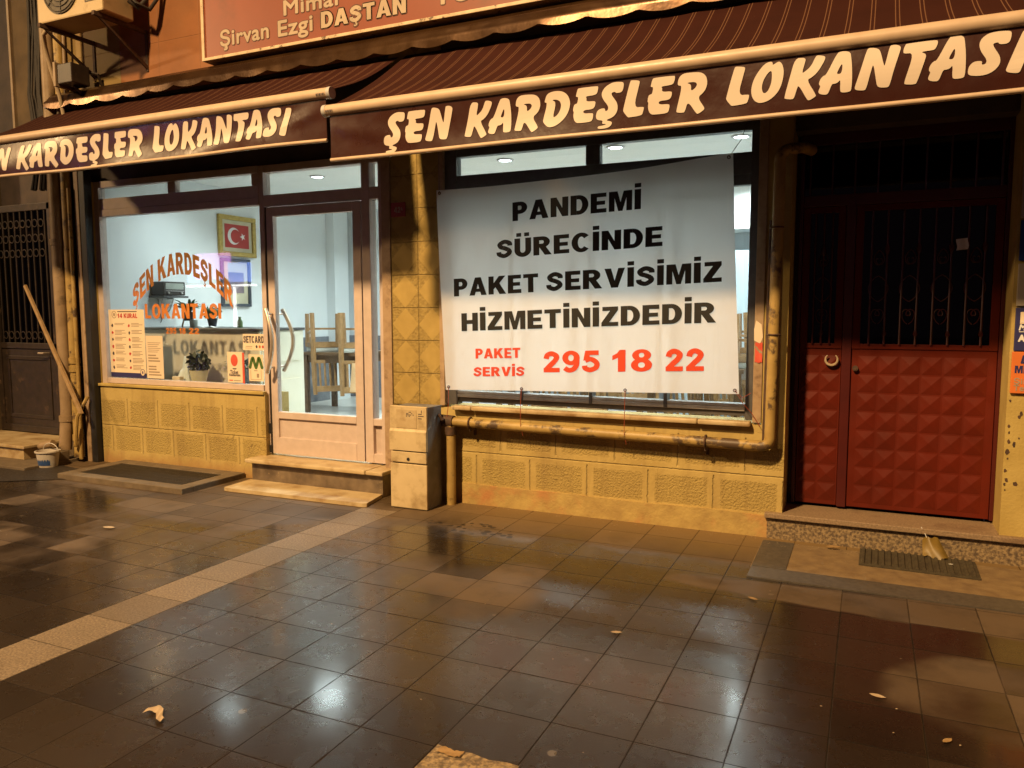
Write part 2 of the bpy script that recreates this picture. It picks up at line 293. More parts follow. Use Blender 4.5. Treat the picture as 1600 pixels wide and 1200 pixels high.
# ---------------------------------------------------------------- builders
def tag(o, label, cat, group=None):
    o['label'] = label; o['category'] = cat
    if group: o['group'] = group
    return o
def thing(name, loc, label, cat, group=None, rz=0):
    o = bpy.data.objects.new(name, None); COL.objects.link(o); o.location = loc; o.rotation_euler = (0, 0, rz); o.empty_display_size = .1
    return tag(o, label, cat, group)
def origin(p):
    v = Vector((0, 0, 0))
    while p is not None: v = v + p.location; p = p.parent
    return v
class MB:
    def __init__(s): s.bm = bmesh.new(); s.fixed = False
    def box(s, x0, x1, y0, y1, z0, z1, bev=0, taper=None):
        r = bmesh.ops.create_cube(s.bm, size=1.0); vs = r['verts']
        for v in vs:
            v.co = Vector(((x0 + x1) / 2 + v.co.x * (x1 - x0), (y0 + y1) / 2 + v.co.y * (y1 - y0), (z0 + z1) / 2 + v.co.z * (z1 - z0)))
        if bev:
            es = list({e for v in vs for e in v.link_edges})
            bmesh.ops.bevel(s.bm, geom=es, offset=bev, segments=2, affect='EDGES', profile=.6)
        return s
    def face(s, pts):
        return s.bm.faces.new([s.bm.verts.new(p) for p in pts])
    def tube(s, path, r, n=10, caps=True):
        path = [Vector(p) for p in path]; rs = r if isinstance(r, (list, tuple)) else [r] * len(path)
        rings = []; ref = None
        for i, p in enumerate(path):
            d = (path[min(i + 1, len(path) - 1)] - path[max(i - 1, 0)]).normalized()
            if ref is None: ref = d.cross(Vector((0, 0, 1)) if abs(d.z) < .9 else Vector((1, 0, 0))).normalized()
            a = (ref - d * ref.dot(d)).normalized(); ref = a; b = d.cross(a)
            rings.append([s.bm.verts.new(p + (a * math.cos(2 * PI * k / n) + b * math.sin(2 * PI * k / n)) * rs[i]) for k in range(n)])
        for A, B in zip(rings, rings[1:]):
            for k in range(n): s.bm.faces.new((A[k], A[(k + 1) % n], B[(k + 1) % n], B[k]))
        if caps: s.bm.faces.new(rings[0][::-1]); s.bm.faces.new(rings[-1])
        return s
    def lathe(s, c, prof, n=24, caps=True):
        rings = [[s.bm.verts.new((c[0] + r * math.cos(2 * PI * k / n), c[1] + r * math.sin(2 * PI * k / n), c[2] + z)) for k in range(n)] for r, z in prof]
        for A, B in zip(rings, rings[1:]):
            for k in range(n): s.bm.faces.new((A[k], A[(k + 1) % n], B[(k + 1) % n], B[k]))
        if caps: s.bm.faces.new(rings[0][::-1]); s.bm.faces.new(rings[-1])
        return s
    def prism(s, poly, f0, f1):
        """closed solid between two mappings of a 2-D outline"""
        a = [s.bm.verts.new(f0(p)) for p in poly]; b = [s.bm.verts.new(f1(p)) for p in poly]
        n = len(poly)
        s.bm.faces.new(a); s.bm.faces.new(b[::-1])
        for i in range(n): s.bm.faces.new((a[i], b[i], b[(i + 1) % n], a[(i + 1) % n]))
        return s
    def grid(s, f, nu, nv):
        g = [[s.bm.verts.new(f(i / nu, j / nv)) for j in range(nv + 1)] for i in range(nu + 1)]
        for i in range(nu):
            for j in range(nv): s.bm.faces.new((g[i][j], g[i + 1][j], g[i + 1][j + 1], g[i][j + 1]))
        return s
    def poly(s, loops, f):
        """flat filled outline with holes; f maps (x, z) to a point"""
        flat = [p for l in loops for p in l]; vs = [s.bm.verts.new(f(p)) for p in flat]
        for t in tessellate_polygon([[Vector((p[0], p[1], 0)) for p in l] for l in loops]):
            try: s.bm.faces.new([vs[i] for i in t])
            except ValueError: pass
        s.fixed = True
        return s
    def build(s, name, mt, parent=None, smooth=0, keep=False):
        if not (s.fixed or keep): bmesh.ops.recalc_face_normals(s.bm, faces=s.bm.faces)
        o0 = origin(parent)
        for v in s.bm.verts: v.co -= o0
        me = bpy.data.meshes.new(name); s.bm.to_mesh(me); s.bm.free()
        if smooth:
            for p in me.polygons: p.use_smooth = True
            me.set_sharp_from_angle(angle=math.radians(smooth))
        me.materials.append(M[mt] if isinstance(mt, str) else mt)
        o = bpy.data.objects.new(name, me); COL.objects.link(o); o.parent = parent
        return o
    def top(s, name, mt, loc, label, cat, group=None, smooth=0):
        """a thing that is one mesh, with its origin at loc"""
        for v in s.bm.verts: v.co -= Vector(loc)
        o = s.build(name, mt, None, smooth); o.location = loc; return tag(o, label, cat, group)
def B(x0, x1, y0, y1, z0, z1, bev=0): return MB().box(x0, x1, y0, y1, z0, z1, bev)
def struct(mb, name, mt):
    o = mb.build(name, mt); o['kind'] = 'structure'; return o
def copy_tree(o, parent=None):
    c = o.copy(); COL.objects.link(c); c.parent = parent
    for ch in list(o.children): copy_tree(ch, c)
    return c
def chaikin(p, k=2):
    for _ in range(k):
        q = []
        for i in range(len(p)):
            a, b = p[i], p[(i + 1) % len(p)]
            q += [(a[0] * .75 + b[0] * .25, a[1] * .75 + b[1] * .25), (a[0] * .25 + b[0] * .75, a[1] * .25 + b[1] * .75)]
        p = q
    return p
def catmull(P, n=6):
    out = []
    for i in range(len(P) - 1):
        p0, p1, p2, p3 = P[max(i - 1, 0)], P[i], P[i + 1], P[min(i + 2, len(P) - 1)]
        for k in range(n):
            t = k / n
            out.append(tuple(.5 * (2 * b + (c - a) * t + (2 * a - 5 * b + 4 * c - d) * t * t + (3 * b - a - 3 * c + d) * t ** 3) for a, b, c, d in zip(p0, p1, p2, p3)))
    return out + [tuple(P[-1])]

# ---------------------------------------------------------------- a heavy grotesque alphabet (cap height 1)
SS, HH = .27, .21
def rect(x0, y0, x1, y1): return [[(x0, y0), (x1, y0), (x1, y1), (x0, y1)]]
def ell(cx, cy, rx, ry, a0, a1, n=18): return [(cx + rx * math.cos(math.radians(a0 + (a1 - a0) * k / n)), cy + ry * math.sin(math.radians(a0 + (a1 - a0) * k / n))) for k in range(n + 1)]
def arcp(cx, cy, rx, ry, tx, ty, a0, a1): return [ell(cx, cy, rx, ry, a0, a1) + ell(cx, cy, rx - tx, ry - ty, a0, a1)[::-1]]
def full(cx, cy, rx, ry, tx, ty): return [ell(cx, cy, rx, ry, 0, 360, 32)[:-1], ell(cx, cy, rx - tx, ry - ty, 0, 360, 32)[:-1]]
def pen(P, w):
    P = catmull(P); L, R = [], []
    for i, p in enumerate(P):
        a, b = P[max(i - 1, 0)], P[min(i + 1, len(P) - 1)]; dx, dy = b[0] - a[0], b[1] - a[1]; l = math.hypot(dx, dy) or 1
        L.append((p[0] - dy / l * w / 2, p[1] + dx / l * w / 2)); R.append((p[0] + dy / l * w / 2, p[1] - dx / l * w / 2))
    return [[[L[i], L[i + 1], R[i + 1], R[i]]] for i in range(len(L) - 1)]
def glyph(ch):
    """(width, list of shapes); a shape is a list of loops, the first the outline and the rest holes"""
    s, h = SS, HH
    I = (s, [rect(0, 0, s, 1)])
    dot = [rect(.0, 1.09, s, 1.30)]
    Spath = [(.62, .66), (.60, .80), (.37, .89), (.15, .76), (.20, .61), (.38, .53), (.56, .42), (.60, .27), (.37, .11), (.13, .20), (.10, .34)]
    ced = pen([(.40, .02), (.39, -.07), (.46, -.12), (.38, -.20), (.26, -.19)], .08)
    if ch == 'I': return I
    if ch == 'İ': return (s, I[1] + dot)
    if ch == 'P': return (.72, [rect(0, 0, s, 1), rect(s, 1 - h, .38, 1), rect(s, .36, .38, .36 + h), arcp(.38, .68, .34, .32, s, h, -90, 90)])
    if ch == 'R': return (.82, [rect(0, 0, s, 1), rect(s, 1 - h, .40, 1), rect(s, .40, .40, .40 + h), arcp(.40, .70, .35, .30, s, h, -90, 90), [[(s, .43), (.56, .46), (.83, 0), (.52, 0)]]])
    if ch == 'D': return (.78, [rect(0, 0, s, 1), rect(s, 1 - h, .36, 1), rect(s, 0, .36, h), arcp(.36, .5, .42, .5, s, h, -90, 90)])
    if ch == 'A': return (.90, [[[(0, 0), (.28, 0), (.335, .19), (.565, .19), (.62, 0), (.90, 0), (.60, 1), (.30, 1)], [(.385, .37), (.45, .64), (.515, .37)]]])
    if ch == 'N': return (.80, [[[(0, 0), (s, 0), (s, .56), (.53, 0), (.8, 0), (.8, 1), (.53, 1), (.53, .44), (s, 1), (0, 1)]]])
    if ch == 'M': return (.98, [[[(0, 0), (.24, 0), (.24, .66), (.40, 0), (.58, 0), (.74, .66), (.74, 0), (.98, 0), (.98, 1), (.62, 1), (.49, .45), (.36, 1), (0, 1)]]])
    if ch == 'E': return (.68, [[[(0, 0), (.68, 0), (.68, h), (s, h), (s, .4), (.62, .4), (.62, .6), (s, .6), (s, 1 - h), (.67, 1 - h), (.67, 1), (0, 1)]]])
    if ch in 'SŞ': return (.74, pen(Spath, .225) + (ced if ch == 'Ş' else []))
    if ch in 'UÜ': return (.78, [rect(0, .36, s, 1), rect(.78 - s, .36, .78, 1), arcp(.39, .36, .39, .38, s, h + .02, 180, 360)] + ([rect(.09, 1.09, .32, 1.29), rect(.46, 1.09, .69, 1.29)] if ch == 'Ü' else []))
    if ch == 'C': return (.80, [arcp(.42, .5, .42, .515, s, h, 42, 318)])
    if ch == 'O': return (.88, [full(.44, .5, .44, .515, s, h)])
    if ch == 'K': return (.90, [[[(0, 0), (s, 0), (s, .28), (.36, .39), (.57, 0), (.91, 0), (.56, .60), (.88, 1), (.54, 1), (s, .62), (s, 1), (0, 1)]]])
    if ch == 'T': return (.74, [[[(.235, 0), (.505, 0), (.505, 1 - h), (.74, 1 - h), (.74, 1), (0, 1), (0, 1 - h), (.235, 1 - h)]]])
    if ch == 'V': return (.86, [[[(.29, 0), (.57, 0), (.86, 1), (.58, 1), (.43, .36), (.28, 1), (0, 1)]]])
    if ch == 'Z': return (.70, [[[(0, 0), (.7, 0), (.7, h), (.33, h), (.69, .81), (.69, 1), (.04, 1), (.04, 1 - h), (.36, 1 - h), (0, .19)]]])
    if ch == 'H': return (.80, [[[(0, 0), (s, 0), (s, .39), (.53, .39), (.53, 0), (.8, 0), (.8, 1), (.53, 1), (.53, .61), (s, .61), (s, 1), (0, 1)]]])
    if ch == 'L': return (.64, [[[(0, 0), (.64, 0), (.64, h), (s, h), (s, 1), (0, 1)]]])
    if ch == '1': return (.56, [[[(.2, 0), (.47, 0), (.47, 1), (.26, 1), (.17, .85), (0, .74), (0, .53), (.2, .64)]]])
    if ch == '2': return (.70, pen([(.12, .64), (.18, .82), (.37, .885), (.56, .75), (.50, .56), (.32, .36), (.12, .13)], .23) + [rect(.01, 0, .69, h)])
    if ch == '4': return (.74, [[[(.40, 0), (.64, 0), (.64, .2), (.74, .2), (.74, .4), (.64, .4), (.64, 1), (.40, 1), (0, .42), (0, .2), (.40, .2)], [(.40, .4), (.19, .4), (.40, .70)]]])
    if ch == '5': return (.70, [rect(.13, 1 - h, .66, 1), [[(.12, 1), (.33, 1), (.29, .58), (.04, .53)]]] + pen([(.12, .53), (.34, .60), (.57, .44), (.56, .22), (.34, .10), (.13, .17), (.10, .30)], .22))
    if ch == '8': return (.74, [full(.37, .74, .33, .27, .235, .165), full(.37, .295, .37, .305, .25, .18)])
    if ch == '9': return (.72, [full(.36, .67, .36, .34, .245, .19)] + pen([(.60, .66), (.59, .36), (.47, .15), (.27, .09), (.10, .20)], .22))
    return (.34, [])
def write(text, gap=.10):
    """shapes of a line of block capitals and the line's width"""
    x, out = 0, []
    for ch in text:
        w, shapes = glyph(ch)
        for sh in shapes: out.append([[(p[0] + x, p[1]) for p in l] for l in sh])
        x += w + gap
    return out, x - gap
def lettering(name, lines, mt, parent, place):
    """lines: (text, x0, x1, z, height); place maps (x, z, k) to a point, k staggering overlapping strokes by a hair"""
    mb = MB()
    for text, x0, x1, z, hgt in lines:
        shapes, w = write(text)
        for k, sh in enumerate(shapes):
            mb.poly([[(x0 + p[0] / w * (x1 - x0), z + p[1] * hgt) for p in l] for l in sh], lambda p, k=k: place(p[0], p[1], (k % 7) * .00012))
    return mb.build(name, mt, parent)
def small_text(name, text, size, mt, parent, loc, width=None, off=0, slant=0):
    # off thickens the strokes: the writing is laid down several times, each shifted by off
    """writing in upper and lower case, standing upright and facing the street; loc is its lower left corner"""
    c = bpy.data.curves.new(name, 'FONT'); c.body = text; c.size = size; c.shear = slant; c.space_character = 1.06
    t = bpy.data.objects.new(name, c); me = bpy.data.meshes.new_from_object(t)
    bpy.data.objects.remove(t); bpy.data.curves.remove(c)
    xs = [v.co.x for v in me.vertices]; x0, x1 = min(xs), max(xs); k = (width / (x1 - x0)) if width else 1
    o0 = origin(parent)
    mb = bmesh.new(); V = [(loc[0] + (v.co.x - x0) * k, v.co.y + loc[2]) for v in me.vertices]
    sh = [(0, 0)] + ([(off * math.cos(a), off * math.sin(a)) for a in [PI * q / 4 for q in range(8)]] if off else [])
    for q, (dx, dz) in enumerate(sh):
        nv = [mb.verts.new(Vector((x + dx, loc[1] - q * .00005, z + dz)) - o0) for x, z in V]
        for p in me.polygons: mb.faces.new([nv[i] for i in p.vertices])
    me = bpy.data.meshes.new(name); mb.to_mesh(me); mb.free(); me.materials.clear(); me.materials.append(M[mt])
    o = bpy.data.objects.new(name, me); COL.objects.link(o); o.parent = parent; return o
# brush capitals of the awning lettering: outlines in millimetres in the plane of the valance
BRUSH = {"Ş":[[[-2614,2643],[-2595,2640],[-2589,2630],[-2594,2600],[-2605,2588],[-2634,2588],[-2637,2596],[-2658,2593],[-2656,2578],[-2638,2555],[-2625,2533],[-2623,2504],[-2632,2481],[-2652,2464],[-2684,2455],[-2681,2450],[-2667,2446],[-2655,2441],[-2654,2431],[-2667,2415],[-2699,2409],[-2731,2411],[-2734,2419],[-2728,2425],[-2705,2426],[-2687,2430],[-2690,2434],[-2710,2435],[-2704,2453],[-2727,2456],[-2742,2465],[-2744,2482],[-2739,2503],[-2726,2514],[-2706,2517],[-2694,2515],[-2693,2501],[-2680,2502],[-2674,2514],[-2679,2531],[-2702,2559],[-2713,2584],[-2710,2605],[-2692,2627],[-2660,2642],[-2637,2645]]],
 "E":[[[-2566,2637],[-2558,2642],[-2455,2641],[-2447,2636],[-2453,2607],[-2464,2596],[-2522,2595],[-2514,2585],[-2517,2567],[-2470,2565],[-2463,2559],[-2467,2536],[-2481,2523],[-2532,2524],[-2533,2505],[-2482,2503],[-2475,2497],[-2479,2468],[-2491,2457],[-2561,2457],[-2575,2462],[-2586,2477],[-2590,2501],[-2587,2522],[-2593,2525],[-2588,2555],[-2579,2561],[-2568,2562],[-2561,2597],[-2576,2598],[-2574,2610]]],
 "N":[[[-2405,2641],[-2394,2646],[-2370,2642],[-2354,2634],[-2346,2617],[-2330,2551],[-2325,2564],[-2310,2640],[-2302,2646],[-2278,2644],[-2263,2633],[-2265,2617],[-2290,2528],[-2304,2461],[-2318,2457],[-2345,2460],[-2357,2468],[-2363,2499],[-2375,2569],[-2382,2551],[-2402,2461],[-2411,2454],[-2444,2459],[-2453,2467],[-2449,2483],[-2426,2560]]],
 "K":[[[-2143,2647],[-2104,2645],[-2094,2637],[-2097,2622],[-2110,2572],[-2097,2577],[-2068,2601],[-2050,2644],[-2040,2648],[-2014,2642],[-2005,2634],[-2012,2613],[-2038,2569],[-2064,2547],[-2087,2538],[-2041,2462],[-2046,2455],[-2072,2441],[-2082,2444],[-2123,2521],[-2131,2499],[-2142,2458],[-2153,2455],[-2182,2460],[-2188,2466],[-2165,2557]]],
 "A":[[[-1956,2642],[-1941,2649],[-1916,2648],[-1899,2640],[-1894,2627],[-1886,2551],[-1886,2467],[-1896,2458],[-1927,2458],[-1937,2465],[-1936,2521],[-1947,2506],[-1962,2502],[-1974,2503],[-1987,2463],[-1997,2456],[-2023,2461],[-2033,2470],[-2031,2481],[-2023,2500],[-2032,2506],[-2027,2530],[-2012,2546],[-2000,2547]],[[-1929,2600],[-1951,2558],[-1953,2545],[-1931,2546]]],
 "R":[[[-1832,2650],[-1802,2652],[-1753,2649],[-1729,2641],[-1712,2622],[-1707,2597],[-1710,2572],[-1724,2547],[-1756,2525],[-1719,2471],[-1722,2460],[-1751,2443],[-1761,2446],[-1805,2514],[-1819,2461],[-1829,2457],[-1862,2461],[-1864,2472],[-1834,2592],[-1854,2594],[-1859,2605],[-1851,2635]],[[-1814,2603],[-1788,2593],[-1790,2559],[-1768,2572],[-1758,2588],[-1763,2599],[-1778,2604]]],
 "D":[[[-1667,2640],[-1638,2650],[-1601,2651],[-1568,2642],[-1544,2622],[-1531,2591],[-1531,2561],[-1544,2524],[-1567,2495],[-1600,2470],[-1633,2459],[-1662,2461],[-1688,2490],[-1690,2503],[-1664,2595],[-1681,2597],[-1680,2608]],[[-1638,2606],[-1612,2591],[-1633,2512],[-1614,2514],[-1595,2534],[-1584,2558],[-1584,2584],[-1596,2600],[-1617,2607]]],
 "L":[[[-657,2654],[-649,2658],[-611,2652],[-605,2645],[-610,2625],[-638,2518],[-588,2516],[-582,2512],[-589,2484],[-596,2473],[-664,2469],[-672,2473],[-695,2503],[-695,2513],[-680,2572]]],
 "O":[[[-491,2660],[-480,2659],[-475,2652],[-476,2641],[-450,2657],[-437,2651],[-427,2632],[-422,2602],[-427,2561],[-439,2524],[-460,2496],[-490,2475],[-524,2467],[-550,2474],[-568,2497],[-575,2528],[-570,2566],[-554,2603],[-528,2638],[-510,2654]],[[-479,2618],[-494,2611],[-512,2586],[-522,2561],[-524,2534],[-517,2514],[-504,2513],[-491,2526],[-479,2559],[-477,2589]]],
 "T":[[[105,2659],[111,2662],[228,2663],[236,2656],[234,2639],[226,2623],[219,2618],[167,2617],[185,2607],[190,2600],[189,2586],[158,2483],[150,2476],[109,2480],[106,2486],[108,2500],[141,2616],[102,2618],[97,2623],[97,2637]]],
 "S":[[[491,2664],[510,2661],[517,2656],[519,2647],[516,2623],[510,2611],[498,2606],[473,2608],[470,2618],[450,2614],[452,2602],[464,2581],[476,2560],[481,2541],[479,2522],[467,2504],[449,2490],[425,2482],[395,2482],[370,2487],[361,2493],[358,2504],[361,2526],[373,2541],[387,2546],[407,2545],[412,2540],[410,2528],[421,2528],[428,2534],[428,2548],[418,2565],[405,2586],[398,2609],[399,2628],[409,2646],[431,2661],[460,2665]]],
 "I":[[[558,2649],[565,2655],[598,2653],[606,2645],[604,2629],[559,2487],[553,2476],[541,2475],[513,2481],[503,2489],[504,2500]]]}
BRUSH_PLACE = [["Ş",0.0,0.0],["E",0.0,0.0],["N",0.0,0.0],["K",0.0,0.0],["A",0.0,0.0],["R",0.0,0.0],["D",0.0,0.0],["L",0.0,0.0],["O",0.0,0.0],["T",0.0,0.0],["S",0.0,0.0],["I",0.0,0.0],["E",1.0792,0.0085],["E",1.4934,0.0119],["Ş",1.3627,0.0132],["L",-0.5351,-0.0012],["R",0.9168,0.0058],["K",1.7704,0.0138],["A",1.7706,0.0163],["A",2.2347,0.0221],["N",2.3494,0.019]]

# ---------------------------------------------------------------- wall patterns that belong to the surface
def block_wall(name, x0, per, wid, zl, zu, half):
    """painted render with two courses of rough raised blocks"""
    mt, nt, b, L = nodes(name)
    geo = N(nt, 'ShaderNodeNewGeometry'); co = geo.outputs['Position']
    s = N(nt, 'ShaderNodeSeparateXYZ'); L.new(co, s.inputs[0]); X, Z = s.outputs[0], s.outputs[2]
    wx = math_(nt, 'MULTIPLY', math_(nt, 'SUBTRACT', noise(nt, co, 30, 3), .5), .02)
    def band(v, a, c, e=.008):
        up_ = N(nt, 'ShaderNodeMapRange'); up_.interpolation_type = 'SMOOTHSTEP'; L.new(v, up_.inputs[0]); up_.inputs[1].default_value = a - e; up_.inputs[2].default_value = a + e
        dn = N(nt, 'ShaderNodeMapRange'); dn.interpolation_type = 'SMOOTHSTEP'; L.new(v, dn.inputs[0]); dn.inputs[1].default_value = c - e; dn.inputs[2].default_value = c + e
        return math_(nt, 'SUBTRACT', up_.outputs[0], dn.outputs[0])
    def row(xo, z):
        f = math_(nt, 'MULTIPLY', math_(nt, 'FRACT', math_(nt, 'DIVIDE', math_(nt, 'ADD', X, -xo + per * 40), per)), per)
        cid = N(nt, 'ShaderNodeCombineXYZ'); L.new(math_(nt, 'FLOOR', math_(nt, 'DIVIDE', math_(nt, 'ADD', X, -xo + per * 40), per)), cid.inputs[0]); cid.inputs[1].default_value = z[0]
        wn_ = N(nt, 'ShaderNodeTexWhiteNoise'); L.new(cid.outputs[0], wn_.inputs['Vector']); tones.append(wn_.outputs['Value'])
        f = math_(nt, 'ADD', f, wx)
        zz = math_(nt, 'ADD', Z, wx)
        return math_(nt, 'MULTIPLY', band(f, .01, wid), band(zz, *z)), math_(nt, 'MULTIPLY', math_(nt, 'ADD', band(f, wid + (per - wid) * .5 - .004, wid + (per - wid) * .5 + .004, .003), 0), band(zz, z[0] - .02, z[1] + .02))
    tones = []
    a, ga = row(x0, zl); c, gc = row(x0 + half, zu)
    mask = math_(nt, 'MAXIMUM', a, c); gr = math_(nt, 'MAXIMUM', ga, gc)
    zmid = (zl[1] + zu[0]) / 2
    gr = math_(nt, 'MAXIMUM', gr, math_(nt, 'MULTIPLY', band(math_(nt, 'ADD', Z, math_(nt, 'MULTIPLY', wx, .5)), zmid - .004, zmid + .004, .003), .8))
    base = ramp(nt, noise(nt, co, 4, 6), [(.35, (.50, .37, .128)), (.65, (.43, .31, .10))])
    roughc = ramp(nt, noise(nt, co, 45, 5), [(.3, (.40, .29, .088)), (.7, (.49, .36, .115))])
    col = mixc(nt, mask, base, roughc)
    tone = math_(nt, 'ADD', math_(nt, 'MULTIPLY', a, tones[0]), math_(nt, 'MULTIPLY', c, tones[1]))
    col = mixc(nt, math_(nt, 'MULTIPLY', tone, .32), col, (.30, .20, .062))          # every block has its own tone
    mp = N(nt, 'ShaderNodeMapping'); mp.inputs['Scale'].default_value = (9, 1, .9); L.new(co, mp.inputs['Vector'])
    col = mixc(nt, ramp(nt, noise(nt, mp.outputs[0], 1.2, 5), [(.52, 0.0), (.74, .5)]), col, (.25, .16, .055))     # run-off streaks
    vc = N(nt, 'ShaderNodeTexVoronoi', feature='DISTANCE_TO_EDGE'); vc.inputs['Scale'].default_value = 1.7
    wv = N(nt, 'ShaderNodeVectorMath', operation='ADD'); L.new(co, wv.inputs[0]); nz = N(nt, 'ShaderNodeTexNoise'); nz.inputs['Scale'].default_value = 5; L.new(co, nz.inputs['Vector']); L.new(nz.outputs['Color'], wv.inputs[1]); L.new(wv.outputs[0], vc.inputs['Vector'])
    crack = math_(nt, 'MULTIPLY', math_(nt, 'LESS_THAN', vc.outputs['Distance'], .006), math_(nt, 'GREATER_THAN', noise(nt, co, 1.9, 2), .56))
    col = mixc(nt, math_(nt, 'MULTIPLY', crack, .55), col, (.14, .09, .03))
    col = mixc(nt, ramp(nt, noise(nt, co, 1.3, 7, .65), [(.52, 0.0), (.75, .6)]), col, (.27, .18, .06))
    low = ramp(nt, math_(nt, 'ADD', Z, math_(nt, 'MULTIPLY', math_(nt, 'SUBTRACT', noise(nt, co, 6, 5), .5), .16)), [(.02, .75), (.13, 0.0)])
    col = mixc(nt, low, col, (.33, .17, .06))
    col = mixc(nt, math_(nt, 'MULTIPLY', gr, .28), col, (.24, .16, .05))
    L.new(col, b.inputs['Base Color']); b.inputs['Roughness'].default_value = .85
    rgh = math_(nt, 'MULTIPLY', noise(nt, co, 70, 4, .6), mask)
    h = math_(nt, 'SUBTRACT', math_(nt, 'ADD', math_(nt, 'MULTIPLY', rgh, 1.0), math_(nt, 'MULTIPLY', noise(nt, co, 40, 4), .18)), math_(nt, 'ADD', math_(nt, 'MULTIPLY', mask, .55), math_(nt, 'MULTIPLY', gr, .5)))
    bump(nt, h, .9, .016, b); return mt
M['blocks_r'] = block_wall('block_render_right', -1.288, .4365, .36, (.155, .348), (.435, .61), .2)
M['blocks_l'] = block_wall('block_render_left', -6.12, .396, .335, (.13, .335), (.392, .603), -.185)
def relief_wall():
    """square tiles, each with a smooth diamond between rough corners"""
    mt, nt, b, L = nodes('diamond_relief_tiles')
    co = N(nt, 'ShaderNodeNewGeometry').outputs['Position']
    s = N(nt, 'ShaderNodeSeparateXYZ'); L.new(co, s.inputs[0])
    def fr(v, o, p): return math_(nt, 'ABSOLUTE', math_(nt, 'SUBTRACT', math_(nt, 'FRACT', math_(nt, 'DIVIDE', math_(nt, 'ADD', v, o + p * 60), p)), .5))
    fx, fz = fr(s.outputs[0], 3.355, .236), fr(s.outputs[2], -.972, .249)
    dia = N(nt, 'ShaderNodeMapRange'); L.new(math_(nt, 'ADD', fx, fz), dia.inputs[0]); dia.inputs[1].default_value = .475; dia.inputs[2].default_value = .515
    corner = dia.outputs[0]
    gr = ramp(nt, math_(nt, 'MAXIMUM', fx, fz), [(.482, 0.0), (.496, 1.0)])
    base = ramp(nt, noise(nt, co, 6, 6), [(.35, (.42, .295, .088)), (.65, (.34, .235, .065))])
    rc = ramp(nt, noise(nt, co, 40, 5), [(.3, (.24, .165, .045)), (.7, (.37, .26, .075))])
    col = mixc(nt, corner, base, rc); col = mixc(nt, math_(nt, 'MULTIPLY', gr, .5), col, (.2, .13, .04))
    col = mixc(nt, ramp(nt, noise(nt, co, 3, 7, .7), [(.55, 0.0), (.75, .6)]), col, (.25, .165, .05))
    L.new(col, b.inputs['Base Color']); b.inputs['Roughness'].default_value = .78
    h = math_(nt, 'SUBTRACT', math_(nt, 'MULTIPLY', noise(nt, co, 60, 4), math_(nt, 'ADD', math_(nt, 'MULTIPLY', corner, .9), .1)), math_(nt, 'ADD', math_(nt, 'MULTIPLY', corner, .6), gr))
    bump(nt, h, .8, .01, b); return mt
M['relieft'] = relief_wall()
def clad_wall():
    """large stone-look cladding slabs of the upper storey"""
    mt, nt, b, L = nodes('upper_cladding')
    co = N(nt, 'ShaderNodeNewGeometry').outputs['Position']
    s = N(nt, 'ShaderNodeSeparateXYZ'); L.new(co, s.inputs[0])
    def fr(v, o, p): return math_(nt, 'ABSOLUTE', math_(nt, 'SUBTRACT', math_(nt, 'FRACT', math_(nt, 'DIVIDE', math_(nt, 'ADD', v, o + p * 60), p)), .5))
    gr = ramp(nt, math_(nt, 'MAXIMUM', fr(s.outputs[0], 6.2, .48), fr(s.outputs[2], -3.42, .36)), [(.490, 0.0), (.497, 1.0)])
    pale = math_(nt, 'LESS_THAN', s.outputs[0], -6.2)
    c = mixc(nt, pale, ramp(nt, noise(nt, co, 3, 6), [(.3, (.28, .105, .032)), (.7, (.20, .075, .023))]), ramp(nt, noise(nt, co, 3, 6), [(.3, (.29, .195, .07)), (.7, (.22, .145, .05))]))
    c = mixc(nt, ramp(nt, noise(nt, co, 1.4, 7, .65), [(.5, 0.0), (.75, .55)]), c, (.22, .10, .04))
    c = mixc(nt, math_(nt, 'MULTIPLY', gr, .5), c, (.18, .08, .03))
    L.new(c, b.inputs['Base Color']); b.inputs['Roughness'].default_value = .7
    bump(nt, math_(nt, 'SUBTRACT', math_(nt, 'MULTIPLY', noise(nt, co, 25, 5), .4), gr), .5, .006, b); return mt
M['clad'] = clad_wall()

# ---------------------------------------------------------------- ground
g = MB(); g.face([(-40, -40, 0), (25, -40, 0), (25, .9, 0), (-40, .9, 0)]); struct(g, 'pavement', 'paving')
g = MB(); g.face([(-7.6, -1.16, .004), (-6.9, -1.12, .004), (-6.15, -.62, .004), (-6.55, -.36, .004), (-6.9, -.30, .004), (-7.6, -.62, .004)]); struct(g, 'asphalt_patch', 'asphalt')
struct(B(-9.5, -6.95, -.62, .02, -.02, .028, .006), 'paving_slab', 'concrete')
g = MB(); g.box(-.56, 2.5, -.645, -.10, -.01, .004); struct(g, 'screed_apron', 'apron')
g = MB(); g.box(-.555, -.37, -.64, -.10, -.01, .008); g.box(-.555, 2.5, -.835, -.65, -.01, .008); struct(g, 'dark_pavers', 'aprondk')
g = MB(); g.prism([(-1.262, -4.2), (-.955, -4.2), (-.958, -2.975), (-1.0, -2.972), (-1.06, -2.984), (-1.13, -2.972), (-1.19, -2.986), (-1.255, -2.972)], lambda p: (p[0], p[1], -.01), lambda p: (p[0], p[1], .009))
struct(g, 'granite_paver', 'granite')

